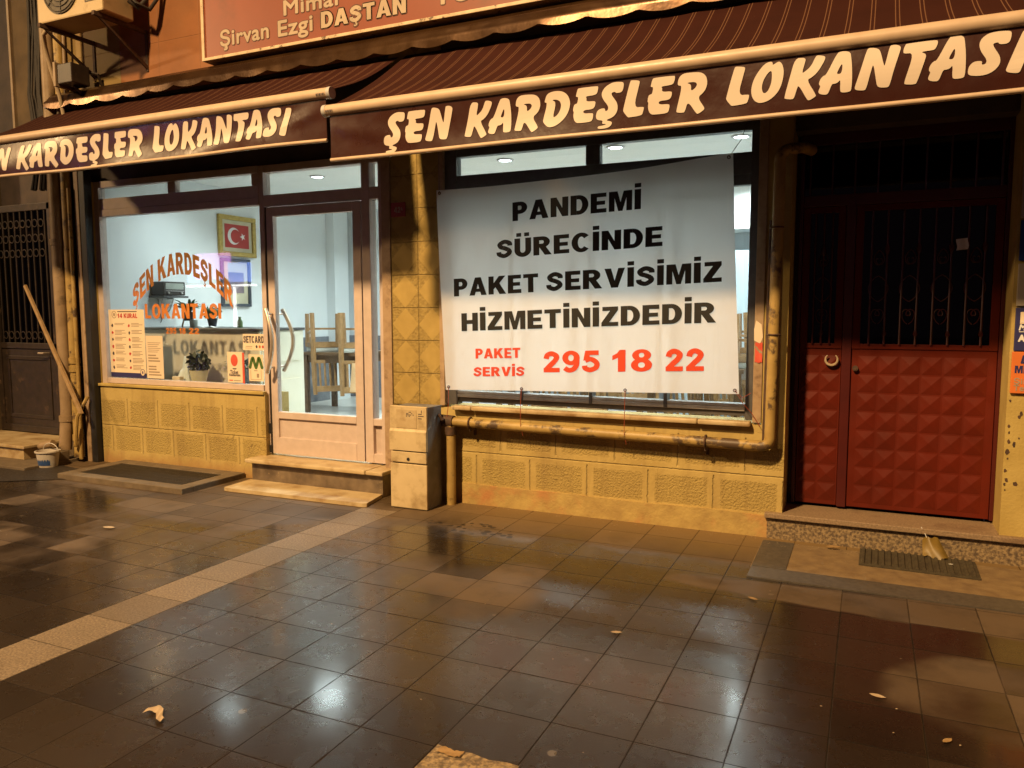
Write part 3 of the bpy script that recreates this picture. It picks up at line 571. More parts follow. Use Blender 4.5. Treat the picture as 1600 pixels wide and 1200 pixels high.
# ---------------------------------------------------------------- the building with the restaurant
bld = thing('restaurant_building', (-3, 0, 0), 'ochre street building with a lit restaurant behind two shop windows and a red entrance door', 'building')
B(-6.69, -4.66, 0, .30, -.05, .738).build('parapet_wall', 'blocks_l', bld)
B(-3.40, -.455, 0, .30, -.05, .722).build('parapet_wall', 'blocks_r', bld)
p = MB()
p.prism([(-2.75, 0), (-.462, 0), (-.462, .135), (-.9, .15), (-1.4, .142), (-1.9, .152), (-2.4, .146), (-2.75, .158)], lambda q: (q[0], -.016, q[1]), lambda q: (q[0], .05, q[1]))
p.build('plinth', 'plinth', bld)
B(-3.358, -2.915, -.006, .30, .723, 3.40).build('pilaster', 'relieft', bld)
B(-.60, -.456, 0, .30, .723, 3.40).build('pilaster', 'ochre', bld)
B(.722, 3.2, -.004, .6, -.05, 3.40).build('pilaster', 'ochre', bld)
B(-7.0, -3.36, .10, .30, 2.66, 3.40).build('lintel', 'lintel', bld)
B(-2.915, -.60, .02, .30, 2.63, 3.40).build('lintel', 'lintel', bld)
B(-.456, .722, .10, .30, 2.55, 3.40).build('lintel', 'lintel', bld)
B(-7.0, 3.2, -.01, .30, 3.402, 7.5).build('upper_wall', 'clad', bld)
B(-6.95, -6.70, .02, .30, -.05, 2.66).build('wall', 'ochre', bld)      # jamb behind the black post
# entrance recess of the red door
B(-.455, -.43, .30, .55, .0, 2.6).build('recess_wall', 'reddark', bld)
B(-.455, .722, .62, .70, -.05, 3.0).build('recess_wall', 'lintel', bld)
# room shell
FL = .22
B(-6.9, -.45, .30, 4.3, FL - .1, FL).build('floor', 'floor', bld)
B(-4.66, -3.40, .16, .30, FL - .1, FL - .002).build('floor', 'floor', bld)
B(-6.95, -6.80, .30, 4.3, FL, 2.86).build('interior_wall', 'inwall', bld)
B(-6.80, -.60, 4.12, 4.3, FL, 2.86).build('interior_wall', 'inwall', bld)
B(-.60, -.456, .30, 4.3, FL, 2.86).build('interior_wall', 'inwall', bld)
B(-6.95, -.456, .30, 4.3, 2.86, 3.0).build('ceiling', 'ceil', bld)
B(-6.80, -6.66, 3.62, 3.92, FL, 2.86).build('pier', 'inwall', bld)
B(-6.80, -6.785, 2.55, 3.62, FL, 1.10).build('wainscot', 'wains', bld); B(-6.80, -.62, 4.10, 4.12, FL, 1.10).build('wainscot', 'wains', bld)
B(-6.69, -4.80, .12, .36, .70, .782).build('window_board', 'counter', bld)
B(-6.699, -6.688, .112, .31, .782, 2.66).build('reveal', 'inwall', bld)

def frame_bars(mb, bars, y0, y1, bev=.004):
    for x0, x1, z0, z1 in bars: mb.box(x0, x1, y0, y1, z0, z1, bev)
# left shop window: posts, rails, transom lights
w1 = MB()
frame_bars(w1, [(-6.70, -6.635, .742, 2.66)], .035, .11)
frame_bars(w1, [(-6.635, -4.704, .765, .815), (-6.635, -4.704, 2.335, 2.395), (-6.635, -4.704, 2.60, 2.66)], .037, .108)
frame_bars(w1, [(-6.635, -4.704, 2.397, 2.50), (-4.775, -4.704, 2.502, 2.598), (-5.745, -5.655, 2.502, 2.598)], .045, .105)
w1 = w1.build('shop_window', 'frame', bld); w1['label'] = 'left shop window with orange lettering on the glass'
B(-6.635, -4.704, .068, .072, .815, 2.335).build('pane', 'glass', w1)
B(-6.635, -5.745, .068, .072, 2.50, 2.60).build('pane', 'glass', w1)
B(-5.655, -4.775, .068, .072, 2.50, 2.60).build('pane', 'glass', w1)
B(-6.72, -4.665, -.018, .036, .738, .764, .006).build('window_sill', 'ochre', bld)
# glazed door with side light and transoms
dr = MB()
frame_bars(dr, [(-4.703, -4.655, .225, 2.66), (-3.668, -3.592, .225, 2.66), (-3.510, -3.445, .225, 2.66)], .05, .14)
frame_bars(dr, [(-4.655, -3.668, 2.32, 2.415), (-4.655, -3.668, 2.60, 2.66), (-3.592, -3.510, 2.32, 2.415), (-3.592, -3.510, 2.60, 2.66), (-3.592, -3.510, .53, .585), (-3.592, -3.510, .225, .30)], .052, .138)
dr.box(-3.592, -3.510, .085, .10, .30, .53)
dr = dr.build('shop_door', 'frame', bld)
lf = MB()
frame_bars(lf, [(-4.63, -4.56, .228, 2.312), (-3.755, -3.678, .228, 2.312)], .048, .098)
frame_bars(lf, [(-4.56, -3.755, 2.235, 2.312), (-4.56, -3.755, .535, .592), (-4.56, -3.755, .228, .372)], .046, .10)
lf.box(-4.56, -3.755, .066, .08, .372, .535)
lf = lf.build('door_leaf', 'frame', dr)
B(-4.56, -3.755, .070, .074, .592, 2.235).build('pane', 'glass', dr)
B(-4.655, -3.668, .093, .097, 2.415, 2.60).build('pane', 'glass', dr)
B(-3.592, -3.510, .093, .097, .585, 2.32).build('pane', 'glass', dr)
B(-3.592, -3.510, .093, .097, 2.415, 2.60).build('pane', 'glass', dr)
B(-4.654, -4.632, .06, .09, .228, 2.315).build('hinge_gap', 'black', dr)
for y in (-.028, .175):
    h = MB(); c = [(-4.597, y + (.0), .935 + .53 * t) for t in (0, 1)]
    bow = [(-4.597 + .085 * math.sin(PI * t), y - (.03 if y < 0 else -.03) * math.sin(PI * t), .93 + .535 * t) for t in [k / 14 for k in range(15)]]
    h.tube(bow, .017, 10)
    for z in (.975, 1.425): h.tube([(-4.588, y, z), (-4.594, .05 if y < 0 else .098, z)], .010, 8)
    h.build('handle', 'handle', dr, 50)
for a, c in ((.40, .49), (.236, .30)): B(-4.652, -4.628, .028, .052, a, c, .004).build('hinge', 'black', dr)
# right shop window
w2 = MB()
frame_bars(w2, [(-2.905, -2.80, .745, 2.63), (-.705, -.62, .745, 2.63)], .02, .10)
frame_bars(w2, [(-2.80, -.705, .768, .80), (-2.80, -.705, 2.235, 2.30), (-2.80, -.705, 2.302, 2.437), (-2.80, -.705, 2.57, 2.63), (-1.80, -1.70, 2.439, 2.568)], .03, .096)
w2 = w2.build('shop_window', 'frame_dark', bld); w2['label'] = 'right shop window behind the white banner'
for a, c in ((.802, .828), (.830, .850)): B(-2.80, -.705, .012, .09, a, c, .004).build('sliding_track', 'silver', w2)
for x in (-2.27, -1.745, -1.22): B(x - .012, x + .012, .008, .092, .80, 2.235, .002).build('mullion', 'frame_dark', w2)
for a, c in ((-2.80, -2.282), (-2.258, -1.757), (-1.733, -1.232), (-1.208, -.705)):
    B(a, c, .050, .054, .850, 2.235).build('pane', 'glass', w2)
B(-2.80, -1.80, .062, .066, 2.437, 2.57).build('pane', 'glass', w2)
B(-1.70, -.705, .062, .066, 2.437, 2.57).build('pane', 'glass', w2)
B(-.655, -.60, -.01, .02, .735, 2.62, .004).build('guide_rail', 'post', w2); B(-2.935, -2.895, -.014, .02, .735, 2.62, .004).build('guide_rail', 'post', w2)
for a, c in ((-2.82, -2.655), (-2.652, -.995), (-.992, -.66)): B(a, c, -.055, .018, .712, .744, .010).build('window_sill', 'marble', bld)
# metal posts beside the left window and the door
B(-6.775, -6.70, -.06, .02, 0, 2.75, .006).build('post', 'black', bld)
B(-6.835, -6.778, -.065, .015, 0, 2.75, .005).build('post', 'post', bld)
B(-3.442, -3.362, -.012, .05, .20, 2.66, .006).build('post', 'post', bld)

# red double door
rd = MB(); Y = .26
frame_bars(rd, [(-.428, -.405, .185, 2.55), (.700, .722, .185, 2.55), (-.150, -.095, .185, 2.15)], Y - .02, Y + .06)
frame_bars(rd, [(-.405, .700, 2.10, 2.17), (-.405, .700, 2.48, 2.55)], Y - .018, Y + .058)
rd = rd.build('entrance_door', 'reddark', bld); rd['label'] = 'dark red two-leaf metal entrance door with studded lower panels'
def studs(x0, nx, z0, nz, s):
    mb = MB()
    for i in range(nx):
        for j in range(nz):
            a, c = x0 + i * s, z0 + j * s; q = .006
            v = [mb.bm.verts.new(p) for p in ((a + q, Y - .006, c + q), (a + s - q, Y - .006, c + q), (a + s - q, Y - .006, c + s - q), (a + q, Y - .006, c + s - q), (a + s / 2, Y - .017, c + s / 2))]
            for k in range(4): mb.bm.faces.new((v[k], v[(k + 1) % 4], v[4]))
    return mb
for (xa, xb, nx, xs) in ((-.403, -.152, 2, -.395), (-.093, .698, 6, -.058)):
    l_ = MB()
    st = .119
    l_.box(xa, xb, Y - .005, Y + .03, .19, 1.205, .003)
    frame_bars(l_, [(xa, xa + .045, 1.205, 2.098), (xb - .045, xb, 1.205, 2.098), (xa + .045, xb - .045, 1.206, 1.238), (xa + .045, xb - .045, 2.06, 2.098)], Y - .012, Y + .03, .003)
    leaf = l_.build('door_leaf', 'red', rd)
    sm = studs(xs, nx, .215, 8, st); sm.build('stud_panel', 'red', rd)
    gr = MB(); n = 3 if nx == 2 else 8; x0, x1 = xa + .05, xb - .05
    for k in range(n):
        x = x0 + (x1 - x0) * (k + .5) / n
        gr.tube([(x, Y - .022, 1.236), (x, Y - .022, 2.062)], .0065, 6)
        if k % 2:
            gr.lathe((x, Y - .022, 1.28), [(.003, 0), (.013, .02), (.005, .05), (.001, .09)], 6); gr.lathe((x, Y - .022, 1.78), [(.003, 0), (.014, .03), (.014, .05), (.003, .08)], 6)
    for k in range(max(1, n // 2)):
        cx = x0 + (x1 - x0) * (k + .5) / max(1, n // 2)
        for sg in (-1, 1):
            gr.tube([(cx + sg * (.006 + .045 * t * math.sin(6 * t + .2)), Y - .02, 1.76 + .06 * t * math.cos(6 * t)) for t in [i / 14 for i in range(15)]], .0032, 5)
            gr.tube([(cx + sg * (.055 * math.sin(PI * t) ** .7), Y - .02, 1.50 + .16 * t) for t in [i / 12 for i in range(13)]], .0032, 5)
            gr.tube([(cx + sg * (.045 * t * math.sin(6 * t + .2)), Y - .02, 1.42 - .06 * t * math.cos(6 * t)) for t in [i / 14 for i in range(15)]], .0032, 5)
    gr.build('grille', 'bars', rd, 40)
    B(xa + .045, xb - .045, Y + .004, Y + .008, 1.238, 2.06).build('pane', 'glassdark', rd)
B(-.405, .700, Y + .004, Y + .008, 2.17, 2.48).build('pane', 'glassdark', rd)
gr = MB()
for k in range(9): gr.tube([(-.37 + k * .13, Y - .02, 2.17), (-.37 + k * .13, Y - .02, 2.48)], .006, 6)
gr.build('grille', 'bars', rd, 40)
k_ = MB(); k_.tube([(-.068, Y - .006, 1.083), (-.068, Y - .03, 1.083)], .017, 12); k_.tube([(-.068, Y - .03, 1.083), (-.068, Y - .034, 1.083)], .010, 10); k_.build('lock', 'rust', rd, 40)
hs = MB(); hs.tube([(-.208 + .036 * math.sin(a), Y - .032, 1.135 - .036 * math.cos(a)) for a in [math.radians(-140 + 280 * k / 14) for k in range(15)]], [.004 + .005 * math.sin(PI * k / 14) for k in range(15)], 7); hs.build('horseshoe', 'scrap', rd, 40)
pf = MB(); pf.grid(lambda u, v: (.455 + .06 * u + .004 * math.sin(5 * v), Y - .031 - .003 * math.sin(6 * u), 1.80 + .066 * v + .006 * u), 6, 6); pf.build('paper_note', 'white', rd, 30)

# ---------------------------------------------------------------- awnings
def awning(label, xl, xr, yf, zc, zr, dx, dz, seed, wav):
    t = thing('awning', ((xl + xr) / 2, 0, zc), label, 'awning', 'brown awnings over the restaurant front')
    yb, zb = -.06, 3.315
    zt = zc + .02
    def cloth(u, v):
        s = v; y = yb + (yf - yb) * s; z = zb + (zt - zb) * s - .035 * math.sin(PI * s) ** 1.1
        return (xl + .02 + (xr - xl - .04) * u, y, z + .006 * math.sin(9 * u * (xr - xl) / 2 + seed) * math.sin(PI * s))
    MB().grid(cloth, 40, 14).build('canopy', 'cloth', t, 60)
    mb = MB(); mb.tube([(xl - .0, yf, zc), (xr, yf, zc)], .036, 16); mb.build('front_bar', 'fabric_rod', t, 50)
    for a in (xl - .004, xr - .022): mb = MB(); mb.tube([(a, yf, zc), (a + .026, yf, zc)], .0385, 14); mb.build('end_cap', 'silver', t, 50)
    mb = MB()
    for k in range(9): mb.box(xr - .10 + k * .008, xr - .10 + k * .008 + (.003 if k % 3 else .005), yf - .0368, yf - .034, zc - .016, zc - .004)
    for k in range(7): mb.box(xl + .03 + k * .008, xl + .03 + k * .008 + (.003 if k % 2 else .005), yf - .0368, yf - .034, zc - .016, zc - .004)
    mb.build('sticker', 'txdark', t)
    def fold(x, k):
        s_ = 0.0
        for x0, sg in ((xr - .04, -1), (xl + .04, 1)):          # slack creases running down from the upper corners
            u = (x - x0) * sg
            if 0 <= u < 1.0: s_ += .016 * math.exp(-((k - .15 - .75 * u ** .8) / .14) ** 2) * math.exp(-u * 2.2) * min(1, u * 8)
        return s_
    def vy(x, z):
        k = (zc - .035 - z) / (zc - zr)
        return yf - .004 + wav * k * (math.sin(2.1 * x + seed) + .6 * math.sin(4.7 * x + 2 * seed + 3 * k)) + wav * 1.3 * math.sin(PI * min(1, k)) * math.sin(1.3 * x + seed * 2) - fold(x, k)
    MB().grid(lambda u, v: (lambda x, z: (x, vy(x, z), z))(xl + .04 + (xr - xl - .085) * u, zc - .032 - (zc - .032 - zr) * v), 120, 10).build('valance', 'valance', t, 60)
    mb = MB(); mb.tube([(xl + .04 + (xr - xl - .085) * k / 30, vy(xl + .04 + (xr - xl - .085) * k / 30, zr), zr) for k in range(31)], .0125, 10); mb.build('bottom_rod', 'fabric_rod', t, 50)
    mb = MB()
    for n, ox, oz in BRUSH_PLACE:
        loops = [chaikin([(p[0] / 1000 + ox + dx, p[1] / 1000 + oz + dz) for p in l], 2) for l in BRUSH[n]]
        mb.poly(loops, lambda p: (p[0], vy(p[0], p[1]) - .0035, p[1]))
    mb.build('lettering', 'letter', t)
    for x in (xl + .35, xr - .35): mb = MB(); mb.tube([(x, -.02, 2.95), (x + .12, yf * .55, 2.80), (x, yf + .02, zc - .01)], .014, 8); mb.build('folding_arm', 'black', t, 50)
    return t
awning('brown awning with cream brush lettering, the higher left one over the glazed door', -7.18, -3.205, -.90, 2.85, 2.555, -4.138, .137, .4, .017)
awning('brown awning with cream brush lettering, the lower right one over the banner and red door', -3.185, 1.12, -1.0, 2.708, 2.402, 0, 0, 2.1, .010)

def wavy_hood():
    """bent sheet with a scalloped lower lip above both awnings"""
    mb = MB(); x0, x1 = -7.02, 2.2; n = 420
    prof = [(0.0, 3.468), (-.06, 3.470), (-.115, 3.458), (-.155, 3.422), (-.18, 3.362)]
    def dent(x): return .014 * math.sin(2.3 * x) + .014 * math.sin(4.6 * x + 1) * math.sin(.9 * x)
    def f(u, v):
        x = x0 + (x1 - x0) * u; i = min(int(v * 5), 4); 
        if v < .8:
            t = v / .8 * 4; i = min(int(t), 3); k = t - i; a, b = prof[i], prof[i + 1]
            return (x, a[0] + (b[0] - a[0]) * k - dent(x) * v, a[1] + (b[1] - a[1]) * k)
        k = (v - .8) / .2; drop = .035 + .030 * abs(math.sin(PI * (x + 7) / .33)) ** .8
        return (x, -.18 - dent(x) * v - .006 * k, 3.365 - drop * k)
    mb.grid(f, n, 20)
    t = mb.build('awning_hood', 'hood', None, 40); return tag(t, 'long dented sheet metal hood with scalloped lip running above both awnings', 'metal hood')
wavy_hood()

# ---------------------------------------------------------------- hanging banner
bn = thing('banner', (-1.8, -.11, .9), 'white vinyl banner with black and red block lettering tied across the right window', 'banner')
TL, TR, BR, BL = (-2.885, 2.317), (-.795, 2.408), (-.725, .925), (-2.832, .866)
def bpos(u, v):
    x = (1 - v) * ((1 - u) * TL[0] + u * TR[0]) + v * ((1 - u) * BL[0] + u * BR[0])
    z = (1 - v) * ((1 - u) * TL[1] + u * TR[1]) + v * ((1 - u) * BL[1] + u * BR[1]) - .028 * math.sin(PI * u) * (1 - v)
    return x, z
def by(x, z):
    e = max(0.0, (x + .98) / .2); w_ = max(0, (z - 1.6))
    return -.114 + .010 * math.sin(5.2 * x + 1.1 * z) * (.4 + w_) + .012 * math.sin(2.2 * z) + .02 * e * e * max(0, z - 1.9) * 2
MB().grid(lambda u, v: (lambda p: (p[0], by(*p), p[1]))(bpos(u, v)), 70, 40).build('sheet', 'banner', bn, 60)
tilt = .0395
def bplace(x, z, k):
    zz = z + tilt * (x + 1.8); return (x, by(x, zz) - .0045 - k, zz)
lettering('lettering', [('PANDEMİ', -2.277, -1.368, 2.085, .128), ('SÜRECİNDE', -2.402, -1.223, 1.838, .126), ('PAKET', -2.748, -2.085, 1.589, .127), ('SERVİSİMİZ', -2.022, -.845, 1.589, .127), ('HİZMETİNİZDEDİR', -2.692, -.877, 1.336, .129)], 'banner_tx', bn, bplace)
lettering('lettering', [('PAKET', -2.582, -2.228, 1.134, .072), ('SERVİS', -2.599, -2.197, 1.005, .067), ('295', -2.051, -1.64, 1.030, .146), ('18', -1.552, -1.282, 1.030, .146), ('22', -1.195, -.945, 1.030, .146)], 'banner_red', bn, bplace)
def eyelet(u, v):
    x, z = bpos(u, v); y = by(x, z) - .003; mb = MB()
    mb.tube([(x + .009 * math.cos(a), y, z + .009 * math.sin(a)) for a in [2 * PI * k / 12 for k in range(13)]], .003, 6, False); mb.build('eyelet', 'rust', bn, 50)
for uv in ((.012, .015), (.988, .015), (.988, .985), (.012, .985), (.29, .99), (.65, .99)): eyelet(*uv)
def cord(pts, mt='cord', r=.0022):
    mb = MB(); mb.tube(pts, r, 6); mb.build('cord', mt, bn, 50)
def bp(u, v, o=-.004): x, z = bpos(u, v); return (x, by(x, z) + o, z)
cord([bp(.29, .99), (-2.222, -.118, .80), (-2.222, -.122, .645), (-2.215, -.09, .56)])
cord([bp(.65, .99), (-1.462, -.118, .80), (-1.462, -.122, .63), (-1.455, -.09, .55)])
cord([bp(.012, .985), (-2.81, -.112, .75), (-2.825, -.11, .66)])
cord([bp(.988, .985), (-.70, -.08, .86), (-.655, -.04, .80), (-.60, -.05, .72)])
cord([bp(.988, .985), (-.705, -.09, .90), (-.665, -.02, .925)])
cord([bp(.988, .015), (-.755, -.06, 2.5), (-.72, -.02, 2.64)], 'twine', .002)
cord([bp(.012, .015), (-2.9, -.06, 2.5), (-2.92, -.02, 2.64)], 'twine', .002)

# ---------------------------------------------------------------- orange sign above the awnings
sg = thing('sign_board', (-3.0, -.1, 3.5), 'orange signboard with cream lettering in a chipped pale frame above the awnings', 'sign')
B(-5.06, -1.05, -.13, -.012, 3.515, 4.42).build('panel', 'sign_or', sg)
fr = MB(); frame_bars(fr, [(-5.085, -5.055, 3.50, 4.45), (-1.055, -1.02, 3.50, 4.45), (-5.055, -1.055, 3.50, 3.524), (-5.055, -1.055, 4.41, 4.45)], -.142, -.012); fr.build('frame', 'sign_fr', sg)
for txt, x, z, size, w in (('Şirvan', -4.885, 3.595, .165, .50), ('Ezgi', -4.285, 3.588, .165, .33), ('Mimar', -4.225, 3.738, .155, .56), ('Tel: 0', -2.885, 3.60, .155, .62)):
    small_text('lettering', txt, size, 'dark_tx', sg, (x, -.1318, z), w, .0105)
    small_text('lettering', txt, size, 'sign_tx', sg, (x, -.1336, z), w, .0042)
def flatp(y): return lambda x, z, k: (x, y - k, z)
lettering('lettering', [('DAŞTAN', -3.872, -3.115, 3.588, .118)], 'sign_tx', sg, flatp(-.1342))
def outline(text, x0, x1, z, hgt, e, y, parent, mt):
    shapes, w = write(text); mb = MB()
    for k, sh in enumerate(shapes):
        for dx, dz in [(e * math.cos(a), e * math.sin(a)) for a in [PI * q / 4 for q in range(8)]]:
            mb.poly([[(x0 + p[0] / w * (x1 - x0) + dx, z + p[1] * hgt + dz) for p in l] for l in sh], lambda p: (p[0], y - (k % 5) * .0001, p[1]))
    mb.build('lettering', mt, parent)
outline('DAŞTAN', -3.872, -3.115, 3.588, .118, .009, -.1322, sg, 'dark_tx')

# ---------------------------------------------------------------- air conditioner, floodlight
ac = thing('air_conditioner', (-6.18, -.3, 3.9), 'cream outdoor air conditioner with round grille on iron brackets, top left', 'air conditioner')
B(-6.58, -5.78, -.50, -.20, 3.90, 4.46, .012).build('casing', 'ac', ac)
g = MB(); g.tube([(-6.27, -.500, 4.17), (-6.27, -.512, 4.17)], .225, 36)
g.build('fan_opening', 'acdark', ac, 40)
g = MB()
for r in (.05, .09, .13, .17, .21): g.tube([(-6.27 + r * math.cos(2 * PI * k / 30), -.517, 4.17 + r * math.sin(2 * PI * k / 30)) for k in range(31)], .004, 5, False)
for k in range(8): g.tube([(-6.27, -.517, 4.17), (-6.27 + .22 * math.cos(PI * k / 4), -.517, 4.17 + .22 * math.sin(PI * k / 4))], .004, 5)
g.build('fan_grille', 'acdark', ac, 40)
g = MB(); frame_bars(g, [(-5.985, -5.975, 3.99, 4.2), (-5.835, -5.825, 3.99, 4.2), (-5.975, -5.835, 3.99, 4.0)], -.503, -.499, 0); g.build('badge_frame', 'acdark', ac)
for x in (-6.53, -5.86):
    g = MB(); g.box(x - .015, x + .015, -.53, .0, 3.865, 3.898); g.box(x - .013, x + .013, -.02, .0, 3.55, 3.865)
    g.prism([(-.50, 3.868), (-.47, 3.868), (-.02, 3.60), (-.02, 3.565)], lambda p: (x - .004, p[0], p[1]), lambda p: (x + .012, p[0], p[1])); g.build('bracket', 'rust', ac)
g = MB(); g.tube([(-5.76, -.26, 4.05), (-5.70, -.22, 3.99), (-5.66, -.15, 4.1), (-5.63, -.05, 4.3)], .02, 8); g.tube([(-5.76, -.30, 4.12), (-5.68, -.26, 4.02), (-5.66, -.14, 4.0), (-5.60, -.03, 4.2)], .016, 8); g.build('refrigerant_pipe', 'cable', ac, 50)
g = MB(); g.tube([(-6.57, -.42, 3.89), (-6.66, -.40, 3.86), (-6.73, -.34, 3.78), (-6.76, -.28, 3.62), (-6.77, -.2, 3.40), (-6.80, -.14, 3.2), (-6.81, -.12, 3.0)], .018, 9); g.build('drain_hose', 'hose', ac, 50)
fl = thing('floodlight', (-6.5, -.2, 3.5), 'small boxy floodlight on a strap under the air conditioner, unlit', 'floodlight')
g = MB(); g.box(-6.64, -6.45, -.31, -.13, 3.46, 3.63, .008); g.build('housing', 'iron', fl)
g = MB(); g.box(-6.672, -6.642, -.325, -.115, 3.44, 3.65, .004); g.build('front_rim', 'pvc', fl)
g = MB(); g.tube([(-6.50, -.12, 3.60), (-6.42, -.07, 3.58), (-6.43, -.03, 3.50), (-6.43, .0, 3.46)], .014, 6); g.tube([(-6.55, -.22, 3.46), (-6.53, -.15, 3.40), (-6.5, -.02, 3.40)], .012, 6); g.build('bracket', 'iron', fl, 40)

# ---------------------------------------------------------------- pipes, cables and clutter at the left party wall
def pipe(name, pts, r, mt, label, cat, group=None, rings=(), n=14):
    mb = MB(); mb.tube(pts, r, n)
    for p, d in rings: 
        q = Vector(p); e = Vector(d) * .028; mb.tube([q - e, q + e], r * 1.17, n)
    return mb.top(name, mt, pts[0], label, cat, group, 50)
GP = 'downpipes at the left party wall'
pipe('drainpipe', [(-7.02, -.16, .12), (-7.02, -.12, .5), (-7.02, -.12, 4.6)], .058, 'pvc', 'thick pale drainpipe, the widest pipe left of the shop window', 'pipe', GP, [((-7.02, -.128, .42), (0, 0, 1)), ((-7.02, -.12, 2.1), (0, 0, 1)), ((-7.02, -.12, 3.1), (0, 0, 1))])
pipe('drainpipe', [(-6.905, -.10, .05), (-6.905, -.10, .35), (-6.925, -.08, 2.0), (-6.915, -.08, 4.6)], .044, 'pipe', 'ochre painted pipe standing between the thick pale drainpipe and the metal post', 'pipe', GP, [((-6.905, -.10, .24), (0, 0, 1)), ((-6.91, -.096, .9), (0, 0, 1)), ((-6.91, -.095, .98), (0, 0, 1))])
pipe('conduit', [(-6.855, -.12, .03), (-6.865, -.10, .6), (-6.87, -.09, 2.6)], .018, 'pipe', 'thin ochre conduit right beside the metal post', 'conduit', None, n=8)
pipe('conduit', [(-6.80, -.12, 3.33), (-6.80, -.10, 4.6)], .014, 'pvc', 'thin pale conduit beside the floodlight', 'conduit', None, n=8)
g = MB()
for k in range(11):
    x = -7.16 - .035 * (k % 6) - .01 * random.random(); y = -.05 - .03 * random.random()
    g.tube([(x + .10 * random.uniform(-.2, .4), y - .01 * k % 3, 2.6), (x, y, 3.1), (x - .03 * random.random(), y - .05 * random.random(), 3.5), (x + random.uniform(-.06, .06), y, 4.1), (x, y, 4.6)], random.choice((.008, .011, .016)), 6)
g.top('cable_bundle', 'cable', (-7.2, -.05, 2.6), 'tangled bundle of black cables running up the wall beside the drainpipes', 'cables', None, 50)
g = MB(); g.tube([(-7.10, -.05, .6), (-7.12, -.04, 1.6), (-7.11, -.05, 2.6)], .012, 7); g.tube([(-7.16, -.03, .35), (-7.17, -.03, 1.5), (-7.15, -.04, 2.6)], .008, 6); g.top('loose_cable', 'cable', (-7.1, -.05, .6), 'thin black cables hanging down beside the iron gate under the awning', 'cable', None, 50)
g = MB(); a, c = Vector((-7.43, -.20, 1.70)), Vector((-6.70, -.22, .50)); d = (c - a).normalized(); nrm = d.cross(Vector((0, 1, 0)))
g.prism([(0, -.014), (1.40, -.020), (1.42, .016), (.9, .018), (0, .012)], lambda p: a + d * p[0] + nrm * p[1], lambda p: a + d * p[0] + nrm * p[1] + Vector((0, .022, 0)))
g.top('plank', 'plank', (-6.7, -.2, .5), 'narrow weathered wooden lath leaning across the drainpipes', 'plank')
g = MB(); g.tube([(-6.86, -.17, .16), (-6.80, -.18, .45), (-6.745, -.10, .64)], .017, 7); g.top('bent_pipe', 'pipe', (-6.86, -.17, .16), 'short bent ochre pipe end tied to the foot of the metal post', 'pipe', None, 50)
bk = thing('bucket', (-6.93, -.40, .006), 'small white plastic bucket with a blue printed band by the drainpipes', 'bucket')
g = MB(); g.lathe((-6.93, -.40, .006), [(.078, 0), (.098, .135), (.108, .138), (.108, .150), (.098, .151), (.094, .12), (.074, .01)], 24); g.build('body', 'bucket', bk, 40)
g = MB(); g.grid(lambda u, v: (-6.93 + (.0805 + .0145 * (.15 + .65 * v)) * math.cos(math.radians(205 + 130 * u)), -.40 + (.0805 + .0145 * (.15 + .65 * v)) * math.sin(math.radians(205 + 130 * u)), .006 + .135 * (.15 + .65 * v)), 16, 2); g.build('printed_band', 'bucketlab', bk, 60)
g = MB(); g.tube([(-6.93 + .105 * math.cos(a), -.40 + .03, .15 + .07 * math.sin(a)) for a in [PI * k / 12 for k in range(13)]], .004, 6); g.build('handle', 'bucket', bk, 50)
g = MB(); g.tube([(-7.16, -.30, .165), (-7.10, -.32, .175), (-6.99, -.30, .20)], .038, 12); g.top('pipe_offcut', 'pvc', (-7.0, -.3, .165), 'short pipe offcut lying behind the white bucket', 'pipe', None, 50)
g = MB(); g.box(-7.18, -6.96, -.34, -.16, .026, .12, .01); g.top('stone_block', 'concrete', (-7.07, -.25, .026), 'rough stone block under the pipe offcut behind the bucket', 'block')

# ---------------------------------------------------------------- neighbour on the left
nb = thing('neighbour_building', (-8.3, .3, 0), 'dim plastered building at the left edge with an ornate iron gate', 'building')
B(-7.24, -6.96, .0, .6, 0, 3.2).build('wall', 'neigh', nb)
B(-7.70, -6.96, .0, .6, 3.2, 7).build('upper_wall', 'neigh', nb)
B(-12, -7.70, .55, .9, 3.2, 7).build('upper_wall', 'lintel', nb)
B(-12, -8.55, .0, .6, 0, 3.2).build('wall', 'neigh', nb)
B(-8.55, -7.24, .35, .7, 2.55, 3.2).build('lintel', 'lintel', nb)
B(-8.55, -7.24, .62, .75, 0, 2.55).build('rear_wall', 'lintel', nb)
g = MB(); g.box(-7.72, -7.69, -.02, .02, 3.1, 7); g.build('corner_strip', 'pvc', nb)
gt = MB(); frame_bars(gt, [(-8.55, -8.48, .17, 2.55), (-7.33, -7.25, .17, 2.55), (-7.62, -7.56, .17, 2.55), (-8.48, -7.33, 2.48, 2.55), (-8.48, -7.33, 1.06, 1.12), (-8.48, -7.33, .17, .24)], .20, .25)
gt.box(-8.48, -7.62, .215, .235, .24, 1.06); gt.box(-7.56, -7.33, .215, .235, .24, 1.06)
gt = gt.build('iron_gate', 'iron', nb)
g = MB(); frame_bars(g, [(-8.40, -7.70, .32, .36), (-8.40, -7.70, .94, .98), (-8.40, -8.36, .36, .94), (-7.74, -7.70, .36, .94), (-7.53, -7.36, .32, .35), (-7.53, -7.36, .62, .65)], .205, .216); g.build('panel_moulding', 'iron', gt)
g = MB()
for k in range(9): g.tube([(-8.43 + k * .095, .21, 1.12), (-8.43 + k * .095, .21, 2.48)], .008, 6)
for k in range(4): g.tube([(-7.54 + k * .06, .21, 1.12), (-7.54 + k * .06, .21, 2.48)], .007, 6)
